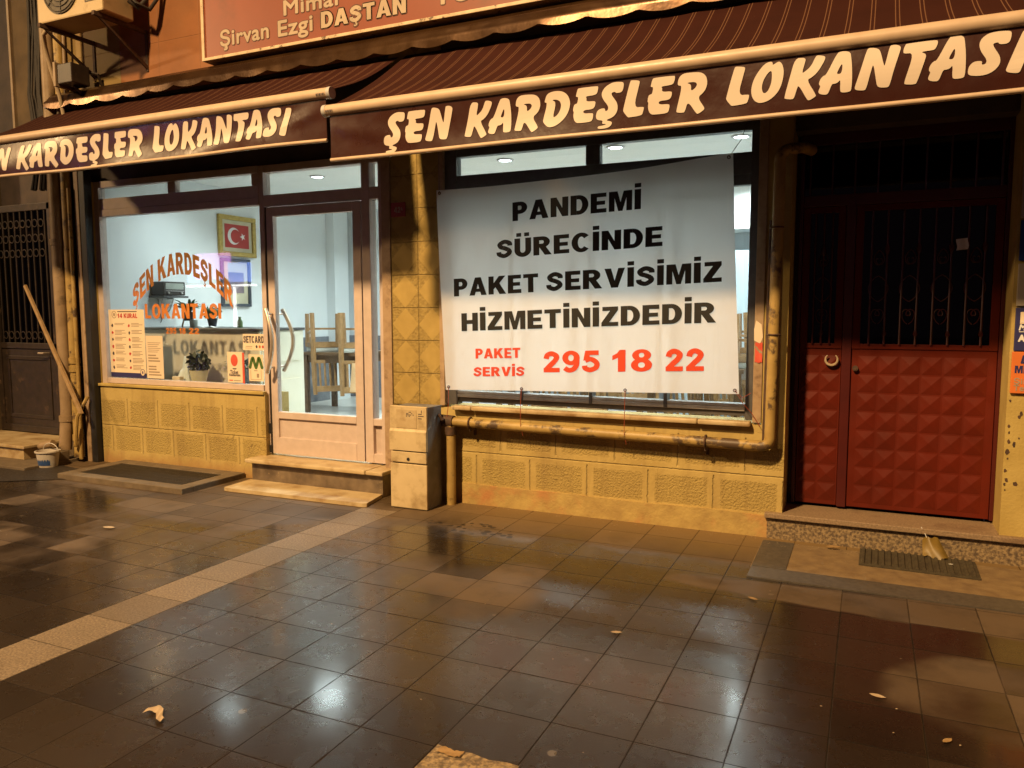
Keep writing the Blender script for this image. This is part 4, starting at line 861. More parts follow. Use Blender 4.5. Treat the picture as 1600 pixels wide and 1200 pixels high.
for z in (1.20, 2.05, 2.2, 2.35):
    for k in range(9):
        x = -8.385 + k * .095
        if x < -7.64: g.tube([(x + .038 * math.cos(a), .205, z + .038 * math.sin(a)) for a in [2 * PI * q / 12 for q in range(13)]], .005, 5, False)
    for k in range(2): g.tube([(-7.50 + k * .1 + .04 * math.cos(a), .205, z + .05 * math.sin(a)) for a in [2 * PI * q / 12 for q in range(13)]], .006, 5, False)
g.build('scroll_grille', 'iron', gt, 50)
B(-8.48, -7.33, .226, .230, 1.12, 2.48).build('pane', 'glassdark', gt)
g = MB(); g.tube([(-7.70, .20, 1.02), (-7.70, .14, 1.02), (-7.78, .14, 1.02)], .010, 7); g.build('handle', 'handle', gt, 50)
st = thing('doorstep', (-8, -.1, .03), 'pale marble doorstep in front of the iron gate at the left edge', 'step')
B(-9.2, -7.34, -.36, .20, .03, .135).build('riser', 'marble', st); B(-9.22, -7.30, -.385, .20, .137, .165, .006).build('tread', 'marble', st)

# ---------------------------------------------------------------- steps and slabs at the shop door
st = thing('entrance_step', (-4.0, -.1, 0), 'brown marble step with a worn pale tread below the glazed shop door', 'step')
B(-4.70, -3.385, -.135, .16, 0, .178).build('riser', 'riser', st)
g = MB(); g.box(-4.735, -3.52, -.185, .20, .180, .212, .009); g.box(-3.518, -3.36, -.178, .20, .179, .210, .009); g.build('tread', 'marble', st)
g = MB(); g.prism([(-4.70, -.455), (-4.66, -.468), (-3.9, -.452), (-3.36, -.445), (-3.33, -.43), (-3.39, -.137), (-4.72, -.137)], lambda p: (p[0], p[1], .002), lambda p: (p[0], p[1], .030)); g.top('stone_slab', 'marble', (-4.0, -.3, .002), 'worn pale stone slab lying on the pavement before the shop door step', 'slab')
st = thing('doorstep', (0, .0, 0), 'speckled granite doorstep below the red double door', 'step')
B(-.545, 2.6, -.02, .26, 0, .128).build('riser', 'granite', st)
B(-.548, 2.6, -.026, .26, .1285, .1345).build('shadow_strip', 'black', st)  # black strip stands in for the shadow line under the tread's nose
B(-.56, 2.6, -.045, .30, .135, .168, .005).build('tread', 'granite_top', st)

# ---------------------------------------------------------------- meter cabinet
mc = thing('meter_cabinet', (-3.0, -.22, 0), 'scuffed cream utility cabinet between the shop door and the gas pipe', 'utility cabinet')
B(-3.165, -2.868, -.325, -.115, .0, .752, .004).build('body', 'boxshade', mc)
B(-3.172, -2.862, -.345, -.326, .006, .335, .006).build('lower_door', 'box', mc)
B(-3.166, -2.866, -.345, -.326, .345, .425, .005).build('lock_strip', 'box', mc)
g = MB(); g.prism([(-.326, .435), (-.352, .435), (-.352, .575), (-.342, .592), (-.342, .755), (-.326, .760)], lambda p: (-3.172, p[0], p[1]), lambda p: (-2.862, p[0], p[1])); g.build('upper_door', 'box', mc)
g = MB(); g.box(-3.115, -2.945, -.3445, -.3422, .60, .735, .001); g.build('sticker_residue', 'marble', mc)
g = MB()
random.seed(3)
for i in range(6):
    for j in range(4):
        if random.random() < .55: g.box(-3.03 + i * .011, -3.03 + i * .011 + .008, -.3458, -.3448, .685 + j * .010, .685 + j * .010 + .006)
for z, w in ((.705, .03), (.69, .045), (.672, .03)): g.box(-2.93, -2.93 + w, -.3436, -.3426, z, z + .005)
g.box(-2.905, -2.90, -.3436, -.3426, .715, .735)
g.build('sticker_print', 'txdark', mc)
g = MB(); g.tube([(-3.017, -.345, .372), (-3.017, -.349, .372)], .012, 12); g.build('keyhole', 'black', mc, 40)

# ---------------------------------------------------------------- gas pipe
gp = thing('gas_pipe', (-1.7, -.08, 0), 'ochre painted gas pipe rising from the pavement and running under the right window', 'pipe')
yy = -.085
def elbow(a, b, c, r, n=6):
    a, b, c = Vector(a), Vector(b), Vector(c); p = b + (a - b).normalized() * r; q = b + (c - b).normalized() * r
    return [tuple((1 - t) ** 2 * p + 2 * t * (1 - t) * b + t * t * q) for t in [k / n for k in range(n + 1)]]
hz = [(-2.80, yy, .628), (-.535, yy, .60)]
g = MB(); g.tube([(-2.806, yy, .0), (-2.806, yy, .60)], .036, 14); g.build('riser', 'pipe', gp, 50)
g = MB(); g.tube([(-2.84, yy, .628), hz[0]] + elbow(hz[0], hz[1], (-.522, yy, 2.3), .06) + elbow(hz[1], (-.522, yy, 2.405), (-.40, yy + .05, 2.425), .06) + [(-.40, yy + .05, 2.425), (-.36, yy + .2, 2.43)], .034, 14); g.build('run', 'pipe', gp, 50)
g = MB(); g.tube([(-2.90, yy, .632), (-2.78, yy, .627)], .046, 12); g.tube([(-2.84, yy - .03, .64), (-2.84, yy - .07, .65), (-2.86, yy - .085, .69)], .012, 7); g.tube([(-2.808, yy, .53), (-2.808, yy, .59)], .043, 12); g.build('valve', 'rust', gp, 40)
for x, z in ((-2.64, .626), (-.93, .606)):
    g = MB(); g.tube([(x, yy + .040 * math.cos(a), z + .040 * math.sin(a)) for a in [2 * PI * k / 14 for k in range(15)]], .007, 6, False); g.box(x - .006, x + .006, yy - .006, .0, z - .06, z - .036); g.box(x - .008, x + .008, -.02, .004, z - .10, z - .03); g.build('clamp', 'rust', gp, 50)
for z in (1.30, 1.95): 
    g = MB(); g.tube([(-.530 + .037 * math.cos(a), yy + .037 * math.sin(a), z) for a in [2 * PI * k / 14 for k in range(15)]], .006, 6, False); g.build('clamp', 'rust', gp, 50)
g = MB(); g.tube([(-.575, -.03, .56), (-.572, -.028, 1.2), (-.568, -.025, 2.0)], .014, 7); g.top('cable_duct', 'rust', (-.57, -.03, .56), 'thin rusty cable duct between the right window frame and the vertical gas pipe', 'duct', None, 50)
g = MB(); g.grid(lambda u, v: (-.648 + .045 * u, -.0125 - .003 * math.sin(6 * v + 2 * u), 1.12 + .125 * v + .004 * math.sin(9 * u)), 5, 8); g.top('torn_sticker', 'redcard', (-.62, -.0125, 1.12), 'torn red and white sticker on the metal post right of the banner', 'sticker')
g = MB(); g.prism([(-.655, 1.26), (-.618, 1.24), (-.602, 1.28), (-.612, 1.36), (-.645, 1.385), (-.657, 1.33)], lambda p: (p[0], -.0118, p[1]), lambda p: (p[0], -.0104, p[1])); g.top('paper_remnant', 'paper2', (-.63, -.011, 1.26), 'peeled paper remnant above the torn sticker on the metal post', 'sticker')

# ---------------------------------------------------------------- cellar grate, mat
cg = thing('cellar_grate', (-5.6, -.4, 0), 'dark cellar grate in a raised concrete kerb under the left window', 'grate')
g = MB()
for x0, x1, y0, y1 in ((-6.38, -4.90, -.70, -.585), (-6.38, -4.90, -.14, -.01), (-6.38, -6.26, -.585, -.14), (-5.03, -4.90, -.585, -.14)): g.box(x0, x1, y0, y1, -.01, .046, .006)
g.build('kerb', 'concrete', cg)
g = MB()
for k in range(40): g.box(-6.25 + k * .0302, -6.25 + k * .0302 + .016, -.58, -.145, .016, .042)
for k in range(6): g.box(-6.255, -5.035, -.575 + k * .083, -.575 + k * .083 + .010, .022, .040)
g.build('bars', 'grate', cg)
B(-6.26, -5.03, -.585, -.14, .003, .008).build('pit', 'black', cg)
g = MB()
g.box(.0, .60, -.385, -.075, .006, .016)
for k in range(17): g.tube([(.022 + k * .0345, -.380, .016), (.022 + k * .0345, -.08, .016)], .011, 6)
o = g.top('doormat', 'mat', (.30, -.23, .006), 'ribbed dark rubber doormat before the red door step', 'doormat', None, 40); o.rotation_euler.z = -.015

# ---------------------------------------------------------------- signs and plates
np_ = thing('number_plate', (-3.28, -.01, 2.16), 'small dark red house number plate high on the tiled pilaster', 'number plate')
B(-3.350, -3.222, -.016, -.008, 2.160, 2.268, .003).build('plate', 'redsign', np_)
lettering('number', [('42', -3.318, -3.262, 2.19, .045)], 'sign_tx', np_, flatp(-.0172)); small_text('lettering', 'A', .035, 'sign_tx', np_, (-3.258, -.0172, 2.205), .014, .001)
def plate(z0, z1, mt, label, x0=.738, w=.50):
    t = thing('sign_plate', (x0 + w / 2, -.01, z0), label, 'sign', 'name plates beside the red door'); B(x0, x0 + w, -.024, -.006, z0, z1, .003).build('plate', mt, t); return t
t = plate(1.955, 2.42, 'navy', 'topmost dark name plate with a pale rim beside the red door'); g = MB(); frame_bars(g, [(.735, .755, 1.95, 2.425), (1.22, 1.24, 1.95, 2.425), (.755, 1.22, 1.95, 1.968), (.755, 1.22, 2.407, 2.425)], -.03, -.005); g.build('rim', 'plgrey', t)
t = plate(1.718, 1.938, 'plblue', 'bright blue name plate below the rimmed dark one'); g = MB(); g.poly([[(.772, 1.84), (.80, 1.865), (.83, 1.84), (.81, 1.845), (.80, 1.835), (.79, 1.845)]], lambda p: (p[0], -.0252, p[1])); g.build('emblem', 'white', t); small_text('lettering', 'AV', .05, 'white', t, (.776, -.0252, 1.775), .05, .001)
t = plate(1.470, 1.702, 'plgrey', 'plain pale grey name plate between the blue and navy plates'); small_text('lettering', 'A', .055, 'txdark', t, (.80, -.0252, 1.64), .045, .002); small_text('lettering', 'YA', .055, 'txdark', t, (.79, -.0252, 1.515), .08, .002)
t = plate(1.222, 1.460, 'navy', 'navy name plate with a boxed white letter just above the orange plate')
g = MB(); g.box(.760, .95, -.0262, -.0242, 1.372, 1.437); g.build('logo_field', 'paper', t); lettering('lettering', [('M', .780, .815, 1.395, .03)], 'txdark', t, flatp(-.0272))
g = MB(); g.box(.765, .95, -.0272, -.0264, 1.380, 1.385); g.box(.757, 1.15, -.0262, -.0246, 1.326, 1.330); g.build('rule', 'white', t)
small_text('lettering', 'MA', .045, 'white', t, (.757, -.0262, 1.337), .06, .002, .2); small_text('lettering', 'Ah', .05, 'white', t, (.757, -.0262, 1.275), .05, .003)
t = plate(.985, 1.217, 'plorange', 'orange name plate, the lowest one beside the red door', .732)
small_text('lettering', 'D', .06, 'navy', t, (.776, -.0252, 1.155), .045, .003, .2); lettering('lettering', [('Mİ', .748, .800, 1.098, .042)], 'navy', t, flatp(-.0252))
small_text('lettering', 'Şirvan', .045, 'sign_tx', t, (.748, -.0252, 1.038), .13, .001); small_text('lettering', 'Tel:', .045, 'sign_tx', t, (.748, -.0252, 1.0), .068, .001)
g = MB()
random.seed(11)
for k in range(15):
    x, z = .733 + random.choice((0, .004, .03, .05)) + .012 * random.random(), .38 + .57 * random.random(); a = random.uniform(.004, .013)
    g.prism([(x + a * math.cos(q) * random.uniform(.5, 1.1), z + 1.6 * a * math.sin(q) * random.uniform(.5, 1.1)) for q in [2 * PI * i / 7 for i in range(7)]], lambda p: (p[0], -.0055, p[1]), lambda p: (p[0], -.003, p[1]))
o = g.top('glue_remnants', 'rust', (.75, -.005, .4), 'dark scraps of torn posters and glue on the pilaster right of the red door', 'glue remnants'); o['kind'] = 'stuff'

# papers on the left window
GY = .0655
ps = thing('poster', (-6.38, GY, .82), 'cream poster with red heading and navy foot, lower left of the window', 'poster')
def onp(x, y_, z): return x + .012 * (1.14 - z), y_, z
B(-6.612, -6.138, GY - .0012, GY, .822, 1.465).build('sheet', 'paper', ps)
g = MB(); g.box(-6.612, -6.138, GY - .0022, GY - .0014, .823, .868); g.build('foot_band', 'navy', ps)
lettering('heading', [('14', -6.49, -6.425, 1.385, .044), ('KURAL', -6.405, -6.225, 1.385, .044)], 'txred', ps, flatp(GY - .002))
g = MB(); g.box(-6.49, -6.23, GY - .0022, GY - .0014, 1.442, 1.450); g.build('subheading', 'txdark', ps)
g = MB(); g.poly(full(-6.535, 1.418, .032, .036, .007, .007), lambda p: (p[0], GY - .002, p[1])); g.poly([ell(-6.535, 1.418, .013, .018, 0, 360, 12)[:-1]], lambda p: (p[0], GY - .002, p[1])); g.build('emblem', 'txgrey', ps)
g = MB(); g.poly([ell(-6.185, .875, .030, .034, 0, 360, 20)[:-1]], lambda p: (p[0], GY - .0028, p[1])); g.build('seal', 'paper2', ps)
g = MB(); g.poly(full(-6.185, .875, .030, .034, .005, .005), lambda p: (p[0], GY - .0032, p[1])); g.poly([ell(-6.185, .875, .008, .016, 0, 360, 10)[:-1]], lambda p: (p[0], GY - .0032, p[1])); g.build('seal_mark', 'navy', ps)
g = MB(); ic = MB(); icr = MB()
random.seed(5)
for r in range(7):
    for c in range(2):
        x, z = -6.585 + c * .225, 1.325 - r * .066
        (icr if (r * 2 + c) % 4 in (1, 2) else ic).poly([[(x + .018 + .016 * random.uniform(.6, 1) * math.cos(q), z - .012 + .02 * random.uniform(.5, 1) * math.sin(q)) for q in [2 * PI * i / 8 for i in range(8)]]], lambda p: (p[0], GY - .002, p[1]))
        for k in range(random.choice((2, 3, 3, 4))): g.box(x + .05, x + .05 + random.uniform(.09, .15), GY - .0022, GY - .0014, z + .008 - k * .013, z + .013 - k * .013)
g.build('text_lines', 'txgrey', ps); ic.build('icons', 'txdark', ps); icr.build('icons', 'txred', ps)
nt_ = thing('paper_notice', (-6.02, GY, .825), 'plain cream notice sheet taped right of the rules poster', 'notice')
B(-6.130, -5.912, GY - .0012, GY, .826, 1.222).build('sheet', 'paper2', nt_)
g = MB()
for k in range(6): g.box(-6.105, -5.94 - .02 * (k % 3), GY - .0022, GY - .0014, 1.155 - k * .017, 1.160 - k * .017)
for k, w in enumerate((.10, .13, .15, 0, .10, .10, .14, .16)):
    if w: g.box(-6.105, -6.105 + w, GY - .0022, GY - .0014, 1.035 - k * .026, 1.047 - k * .026)
g.build('text_lines', 'txgrey', nt_)
sc_ = thing('sticker', (-4.82, GY, 1.11), 'cream window sticker with bold black capitals beside the door', 'sticker', 'payment stickers on the left window')
B(-4.945, -4.702, GY - .0012, GY, 1.112, 1.252).build('sheet', 'paper', sc_)
lettering('lettering', [('SETCARD', -4.938, -4.690 - .018, 1.175, .060)], 'txdark', sc_, flatp(GY - .002))
for x, mt in ((-4.792, 'txdark'), (-4.757, 'winor'), (-4.722, 'txred')):
    g = MB(); g.poly([ell(x, 1.143, .011, .013, 0, 360, 14)[:-1]], lambda p: (p[0], GY - .002, p[1])); g.build('dot', mt, sc_)
g = MB(); g.box(-4.915, -4.84, GY - .002, GY - .0014, 1.142, 1.147); g.box(-4.925, -4.845, GY - .002, GY - .0014, 1.128, 1.132); g.build('text_lines', 'txgrey', sc_)
tk = thing('card_stand', (-5.0, .03, .815), 'cream and red upright card with a red balloon shape standing in the window', 'card')
B(-5.098, -4.928, .030, .0325, .828, 1.095).build('card', 'paper', tk); B(-4.928, -4.905, .030, .0325, .822, 1.090).build('card_edge', 'redcard', tk)
g = MB(); g.poly([ell(-5.018, 1.022, .040, .052, 0, 360, 24)[:-1]], lambda p: (p[0], .0290, p[1])); g.build('balloon', 'redcard', tk)
g = MB(); g.poly([[(-5.042, .953), (-4.992, .953), (-5.0, .943), (-5.034, .943)]], lambda p: (p[0], .0290, p[1])); g.build('basket', 'txdark', tk)
small_text('lettering', 'Ticket', .050, 'txdark', tk, (-5.068, .0290, .902), .092, .001); small_text('lettering', 'Restaurant', .030, 'txdark', tk, (-5.078, .0290, .884), .125, .001)
g = MB(); g.box(-5.082, -5.04, .0288, .0296, .842, .851); g.build('rule', 'redcard', tk)
g = MB(); g.box(-5.03, -4.95, .0288, .0296, .843, .849); g.build('text_lines', 'txgrey', tk)
ms = thing('sticker', (-4.81, GY, .845), 'cream window sticker with a green rounded letter M beside the door', 'sticker', 'payment stickers on the left window')
B(-4.888, -4.722, GY - .0012, GY, .845, 1.075).build('sheet', 'paper', ms)
g = MB(); [g.poly(q, lambda p: (p[0], GY - .002, p[1])) for q in pen([(-4.872, .965), (-4.842, 1.045), (-4.822, 1.0), (-4.806, .965), (-4.790, 1.0), (-4.77, 1.045), (-4.74, .965)], .030)]
for x, z in ((-4.872, .965), (-4.740, .965), (-4.806, .963)): g.poly([ell(x, z, .016, .016, 0, 360, 12)[:-1]], lambda p: (p[0], GY - .0021, p[1]))
g.build('letter_mark', 'green', ms)
g = MB(); frame_bars(g, [(-4.868, -4.864, .86, .94), (-4.752, -4.748, .86, .94), (-4.864, -4.752, .856, .860)], GY - .002, GY - .0014, 0); g.box(-4.83, -4.79, GY - .002, GY - .0014, .932, .938); g.box(-4.80, -4.775, GY - .002, GY - .0014, .875, .91); g.build('text_lines', 'txgrey', ms)
# painted lettering on the glass
def arch(x0, x1, z0, rise, hgt):
    def f(x, z, k):
        u = (x - (x0 + x1) / 2) / ((x1 - x0) / 2)
        return (x, .0670 - k, z0 + (z - z0) * hgt + rise * (1 - abs(u) ** 2.0))
    return f
LX = (-6.275, -5.045)
sh, w = write('ŞEN KARDEŞLER', .10); 
lettering('lettering', [('ŞEN KARDEŞLER', LX[0], LX[1], 1.47, .195)], 'winor', w1, arch(LX[0], LX[1], 1.47, .31, 1.0))
lettering('lettering', [('LOKANTASI', -6.125, -5.185, 1.382, .135)], 'winor', w1, lambda x, z, k: (x, .0670 - k, z))
lettering('lettering', [('295', -5.865, -5.735, 1.243, .056), ('18', -5.70, -5.62, 1.243, .056), ('22', -5.58, -5.455, 1.243, .056)], 'winor', w1, lambda x, z, k: (x, .0670 - k, z))

# ---------------------------------------------------------------- litter
def leaf(x, y, s, rz, label, mt='dryleaf', z=.006, curl=.25, name='fallen_leaf', cat='leaf', group='fallen leaves on the wet paving'):
    mb = MB(); P = [(-1, 0), (-.6, .32), (0, .45), (.5, .34), (1, .04), (.55, -.30), (0, -.40), (-.55, -.28)]
    c, sn = math.cos(rz), math.sin(rz)
    top = [mb.bm.verts.new((s * (p[0] * c - p[1] * sn), s * (p[0] * sn + p[1] * c), s * curl * (p[1] ** 2 * 1.6 + .3 * p[0] ** 2))) for p in P]; m0 = mb.bm.verts.new((0, 0, .002))
    for i in range(8): mb.bm.faces.new((m0, top[i], top[(i + 1) % 8]))
    o = mb.build(name, mt, None, 60); o.location = (x, y, z); return tag(o, label, cat, group)
leaf(-.982, -1.846, .028, .3, 'pale fallen leaf in the middle of the wet paving', 'scrap')
leaf(.082, -2.002, .030, -.2, 'pale oval leaf on the mottled paver at the lower right', 'scrap')
leaf(.293, -2.24, .024, .9, 'small tan leaf nearest the lower right corner')
leaf(-.479, -1.166, .030, -.5, 'tan leaf lying just beyond the bright window reflection')
leaf(-.147, -.125, .045, .4, 'crumpled brown leaf against the granite doorstep', curl=.9, z=.012)
leaf(.468, -.235, .014, .2, 'tiny white scrap on the doormat', 'white', .03, .2, 'paper_scrap', 'scrap', None)
leaf(-4.578, -1.608, .05, .1, 'thin pale scrap on the damp paving far left', 'scrap', .006, .3, 'paper_scrap', 'scrap', None)
g = MB(); g.grid(lambda u, v: (-2.33 + .11 * u, -3.235 + .045 * v * (1 - .5 * u) + .02 * math.sin(5 * u), .008 + .007 * math.sin(9 * u + 3 * v) ** 2), 12, 5); g.top('tissue_scrap', 'scrap', (-2.28, -3.21, .008), 'crumpled pale tissue lying on the wet paving at the lower left', 'tissue', None, 60)
g = MB(); g.grid(lambda u, v: (-1.235 + .085 * u, -2.985 - .035 * v + .004 * math.sin(8 * u), .012 + .004 * math.sin(11 * u + 4 * v) ** 2), 10, 4); g.top('dry_peel', 'dryleaf', (-1.2, -3.0, .012), 'flat tan peel lying on the edge of the pale granite paver', 'scrap', None, 60)
yb = thing('paper_wrapper', (.40, -.06, .02), 'crumpled mustard yellow wrapper leaning on the granite doorstep', 'wrapper')
g = MB(); g.grid(lambda u, v: (.335 + .135 * u * (1 - .35 * v), -.115 + .075 * v + .014 * math.sin(7 * u + 2 * v), .018 + .105 * v * (.75 + .3 * math.sin(3 * u)) + .010 * math.sin(9 * u)), 12, 8); g.build('wrapper', 'yellow', yb, 60)
g = MB(); g.tube([(.355, -.05, .12), (.34, -.04, .155), (.325, -.035, .175)], .002, 5); g.build('string', 'white', yb)

# ---------------------------------------------------------------- lit shop across the street (the left window mirrors it)
sf = thing('shopfront', (-20.5, -15.4, 0), 'dark shopfront across the street whose lit pink sign the left window mirrors', 'shopfront')
B(-30, -10, -16, -15.4, 0, 7).build('wall', 'lintel', sf)
M['sgp'] = emit('lit_pink_sign', (.75, .28, .8), 7); M['sgb'] = emit('lit_blue_sign', (.22, .35, 1.0), 8); M['sgw'] = emit('lit_white_tube', (1, .95, .9), 14)
MB().box(-21.6, -20.1, -15.38, -15.2, 2.55, 3.45, .03).build('sign_panel', 'sgp', sf)
MB().box(-20.1, -19.2, -15.38, -15.2, 2.45, 3.1, .03).build('sign_panel', 'sgb', sf)
MB().box(-22.0, -21.62, -15.38, -15.2, 2.45, 3.0, .03).build('sign_panel', 'sgb', sf)
MB().box(-22.2, -19.0, -15.38, -15.3, 2.30, 2.36).build('light_tube', 'sgw', sf)
MB().box(-20.0, -19.93, -15.38, -15.3, .9, 2.28).build('light_tube', 'sgw', sf)

# grit swept against the walls
g = MB(); R_ = random.Random(21)
for _ in range(260):
    if R_.random() < .6: x, y = R_.uniform(-2.7, .7), -.03 - abs(R_.gauss(0, .05)) - (.07 if True else 0) * (R_.random() < .3)
    else: x, y = R_.uniform(-6, 1.2), R_.uniform(-2.9, -.3)
    if -.56 < x and y > -.12: y -= .1
    if -4.8 < x < -3.3 and y > -.5: continue
    s_ = R_.uniform(.002, .0055); a = R_.uniform(0, PI); c_, n_ = math.cos(a) * s_, math.sin(a) * s_
    g.face([(x + c_, y + n_, .009), (x - n_ * .6, y + c_ * .6, .0105), (x - c_, y - n_, .009), (x + n_ * .6, y - c_ * .6, .0098)])
o = g.top('grit', 'scrap', (-2, -.5, .009), 'fine pale grit and leaf bits scattered along the wall foot and paving', 'grit'); o['kind'] = 'stuff'

# ---------------------------------------------------------------- inside the restaurant
GL = 'recessed ceiling lamps of the restaurant'
def lamp(x, y, label, e):
    t = thing('ceiling_lamp', (x, y, 2.86), label, 'ceiling lamp', GL)
    MB().lathe((x, y, 2.850), [(.058, 0), (.060, .009)], 24).build('diffuser', 'lamp', t, 40)
    MB().lathe((x, y, 2.846), [(.060, .0), (.078, .004), (.080, .013), (.062, .0135)], 24, False).build('rim', 'silver', t, 40)
    l = bpy.data.lights.new('ceiling_lamp_light', 'AREA'); l.shape = 'DISK'; l.size = .34; l.spread = math.radians(138); l.energy = e; l.color = (.87, .985, .98)
    o = bpy.data.objects.new('ceiling_lamp_light', l); COL.objects.link(o); o.parent = t; o.location = (0, 0, -.024)
E1 = 33
lamp(-5.33, 1.62, 'lit ceiling lamp seen through the transom over the shop door', E1)
lamp(-4.24, 1.62, 'lit ceiling lamp between the door transom and the right window', E1)
lamp(-3.16, 1.64, 'lit ceiling lamp in the left transom light over the banner', E1)
lamp(-2.05, 1.52, 'lit ceiling lamp in the right transom light over the banner', E1)
lamp(-1.0, 1.55, 'lit ceiling lamp near the right wall of the restaurant', E1)
lamp(-6.1, .85, 'lit ceiling lamp over the counter by the left window', 11)
lamp(-5.3, 3.2, 'lit ceiling lamp deep in the room over the stacked chairs', E1)
lamp(-3.2, 3.2, 'lit ceiling lamp deep in the middle of the room', E1)
lamp(-1.2, 3.2, 'lit ceiling lamp in the back right corner of the room', E1)

ct = thing('counter', (-5.9, .7, FL), 'long ivory serving counter with dark top behind the left shop window', 'counter')
B(-6.70, -5.10, .44, 1.0, FL, 1.262).build('front', 'cback', ct)
g = MB(); g.box(-5.098, -5.078, .42, 1.02, FL, 1.262); g.build('end_board', 'counter', ct)
g = MB(); g.box(-5.076, -5.066, .44, .96, .97, 1.25, .002); g.box(-5.076, -5.066, .44, .96, .24, .80, .002); g.build('end_panel', 'counter', ct)
B(-6.72, -5.06, .40, 1.03, 1.264, 1.288, .004).build('top', 'ctop', ct)

def frame_x(name, y0, y1, z0, z1, wid, mt, label, cat, mount, inner, X=-6.798):
    t = thing(name, (X, (y0 + y1) / 2, z0), label, cat)
    g = MB()
    for a, b_, c, d in ((y0, y1, z0, z0 + wid), (y0, y1, z1 - wid, z1), (y0, y0 + wid, z0 + wid, z1 - wid), (y1 - wid, y1, z0 + wid, z1 - wid)): g.box(X, X + .035, a, b_, c, d, .006)
    g.build('frame', mt, t); B(X, X + .010, y0 + wid, y1 - wid, z0 + wid, z1 - wid).build('mount', mount, t)
    return t
ft = frame_x('framed_flag', 1.66, 2.25, 2.085, 2.555, .055, 'gold', 'gilt frame with a red crescent and star flag on the far wall', 'picture', 'mount', None)
B(-6.788, -6.784, 1.765, 2.145, 2.185, 2.455).build('flag', 'flagred', ft)
g = MB(); c0 = (1.905, 2.32); out = ell(c0[0], c0[1], .098, .098, 42, 318, 30); inn = ell(c0[0] + .026, c0[1], .078, .078, 318, 42, 30)
g.poly([out + inn], lambda p: (-6.7825, p[0], p[1])); g.build('crescent', 'white', ft)
g = MB(); g.poly([[(2.045 + (.046 if i % 2 == 0 else .0185) * math.cos(PI + i * PI / 5), 2.32 + (.046 if i % 2 == 0 else .0185) * math.sin(PI + i * PI / 5)) for i in range(10)]], lambda p: (-6.7825, p[0], p[1])); g.build('star', 'white', ft)
pt = frame_x('framed_picture', 1.68, 2.14, 1.50, 2.06, .035, 'dkframe', 'dark framed picture with wide cream mount below the framed flag', 'picture', 'mount', None)
B(-6.788, -6.784, 1.80, 2.04, 1.66, 1.90).build('print', 'photo', pt)
rdo = thing('radio', (-6.70, .85, 1.60), 'old black table radio on a small wall shelf', 'radio')
B(-6.79, -6.60, .71, .99, 1.612, 1.755, .012).build('body', 'radio', rdo)
B(-6.600, -6.596, .735, .965, 1.675, 1.738).build('dial', 'radioface', rdo)
B(-6.600, -6.594, .735, .965, 1.655, 1.662).build('tuning_rail', 'silver', rdo)
for y in (.765, .935): g = MB(); g.tube([(-6.60, y, 1.638), (-6.585, y, 1.638)], .011, 12); g.build('knob', 'silver', rdo, 40)
sh_ = thing('wall_shelf', (-6.7, .85, 1.58), 'dark small wall shelf carrying the old radio', 'shelf')
B(-6.80, -6.58, .69, 1.01, 1.588, 1.608, .003).build('board', 'ctop', sh_)
g = MB(); g.tube([(-6.79, .78, 1.58), (-6.70, .78, 1.58), (-6.76, .78, 1.46), (-6.795, .78, 1.44)], .006, 6); g.tube([(-6.79, .78 + .14, 1.58), (-6.70, .92, 1.58), (-6.76, .92, 1.46), (-6.795, .92, 1.44)], .006, 6); g.build('bracket', 'silver', sh_, 40)
g = MB(); g.tube([(-6.795, .80, 1.60), (-6.79, .82, 1.42), (-6.792, .84, 1.36), (-6.79, .82, 1.33)], .004, 6); g.top('radio_lead', 'cable', (-6.79, .8, 1.33), 'thin black lead hanging below the radio shelf', 'cable', None, 50)
def blades(mb, base, n, L, w, seed, spread=1.0, up_=.9, droop=.9):
    R = random.Random(seed)
    for _ in range(n):
        a = R.uniform(0, 2 * PI); e = R.uniform(.25, 1.0) * spread; l = L * R.uniform(.6, 1.1); p0 = Vector(base) + Vector((R.uniform(-.02, .02), R.uniform(-.02, .02), 0))
        d = Vector((math.cos(a) * e, math.sin(a) * e, up_)).normalized(); side = Vector((-math.sin(a), math.cos(a), 0)); pv = None
        for k in range(6):
            t = k / 5; p = p0 + d * l * t + Vector((math.cos(a) * .3, math.sin(a) * .3, -1)) * droop * l * t * t * .55
            ww = w * math.sin(PI * min(.98, .12 + t * .86))
            q = (mb.bm.verts.new(p - side * ww), mb.bm.verts.new(p + side * ww + Vector((0, 0, .2 * ww))))
            if pv: mb.bm.faces.new((pv[0], pv[1], q[1], q[0]))
            pv = q
def leafball(mb, c, r, n, s, seed):
    R = random.Random(seed)
    for _ in range(n):
        d = Vector((R.gauss(0, 1), R.gauss(0, 1), R.gauss(.2, .8))).normalized() * R.uniform(.35, 1.0); p = Vector(c) + Vector((d.x * r[0], d.y * r[1], d.z * r[2]))
        a = Vector((R.gauss(0, 1), R.gauss(0, 1), R.gauss(0, 1))).normalized(); b_ = a.cross(Vector((R.gauss(0, 1), R.gauss(0, 1), R.gauss(0, 1)))).normalized(); k = s * R.uniform(.6, 1.2)
        mb.bm.faces.new([mb.bm.verts.new(p + a * k * u + b_ * k * v) for u, v in ((-1, 0), (-.2, .42), (.6, .3), (1, 0), (.6, -.3), (-.2, -.42))])
pl = thing('potted_plant', (-6.28, .72, 1.288), 'palm-like potted plant on a three-legged wooden stand on the counter', 'potted plant')

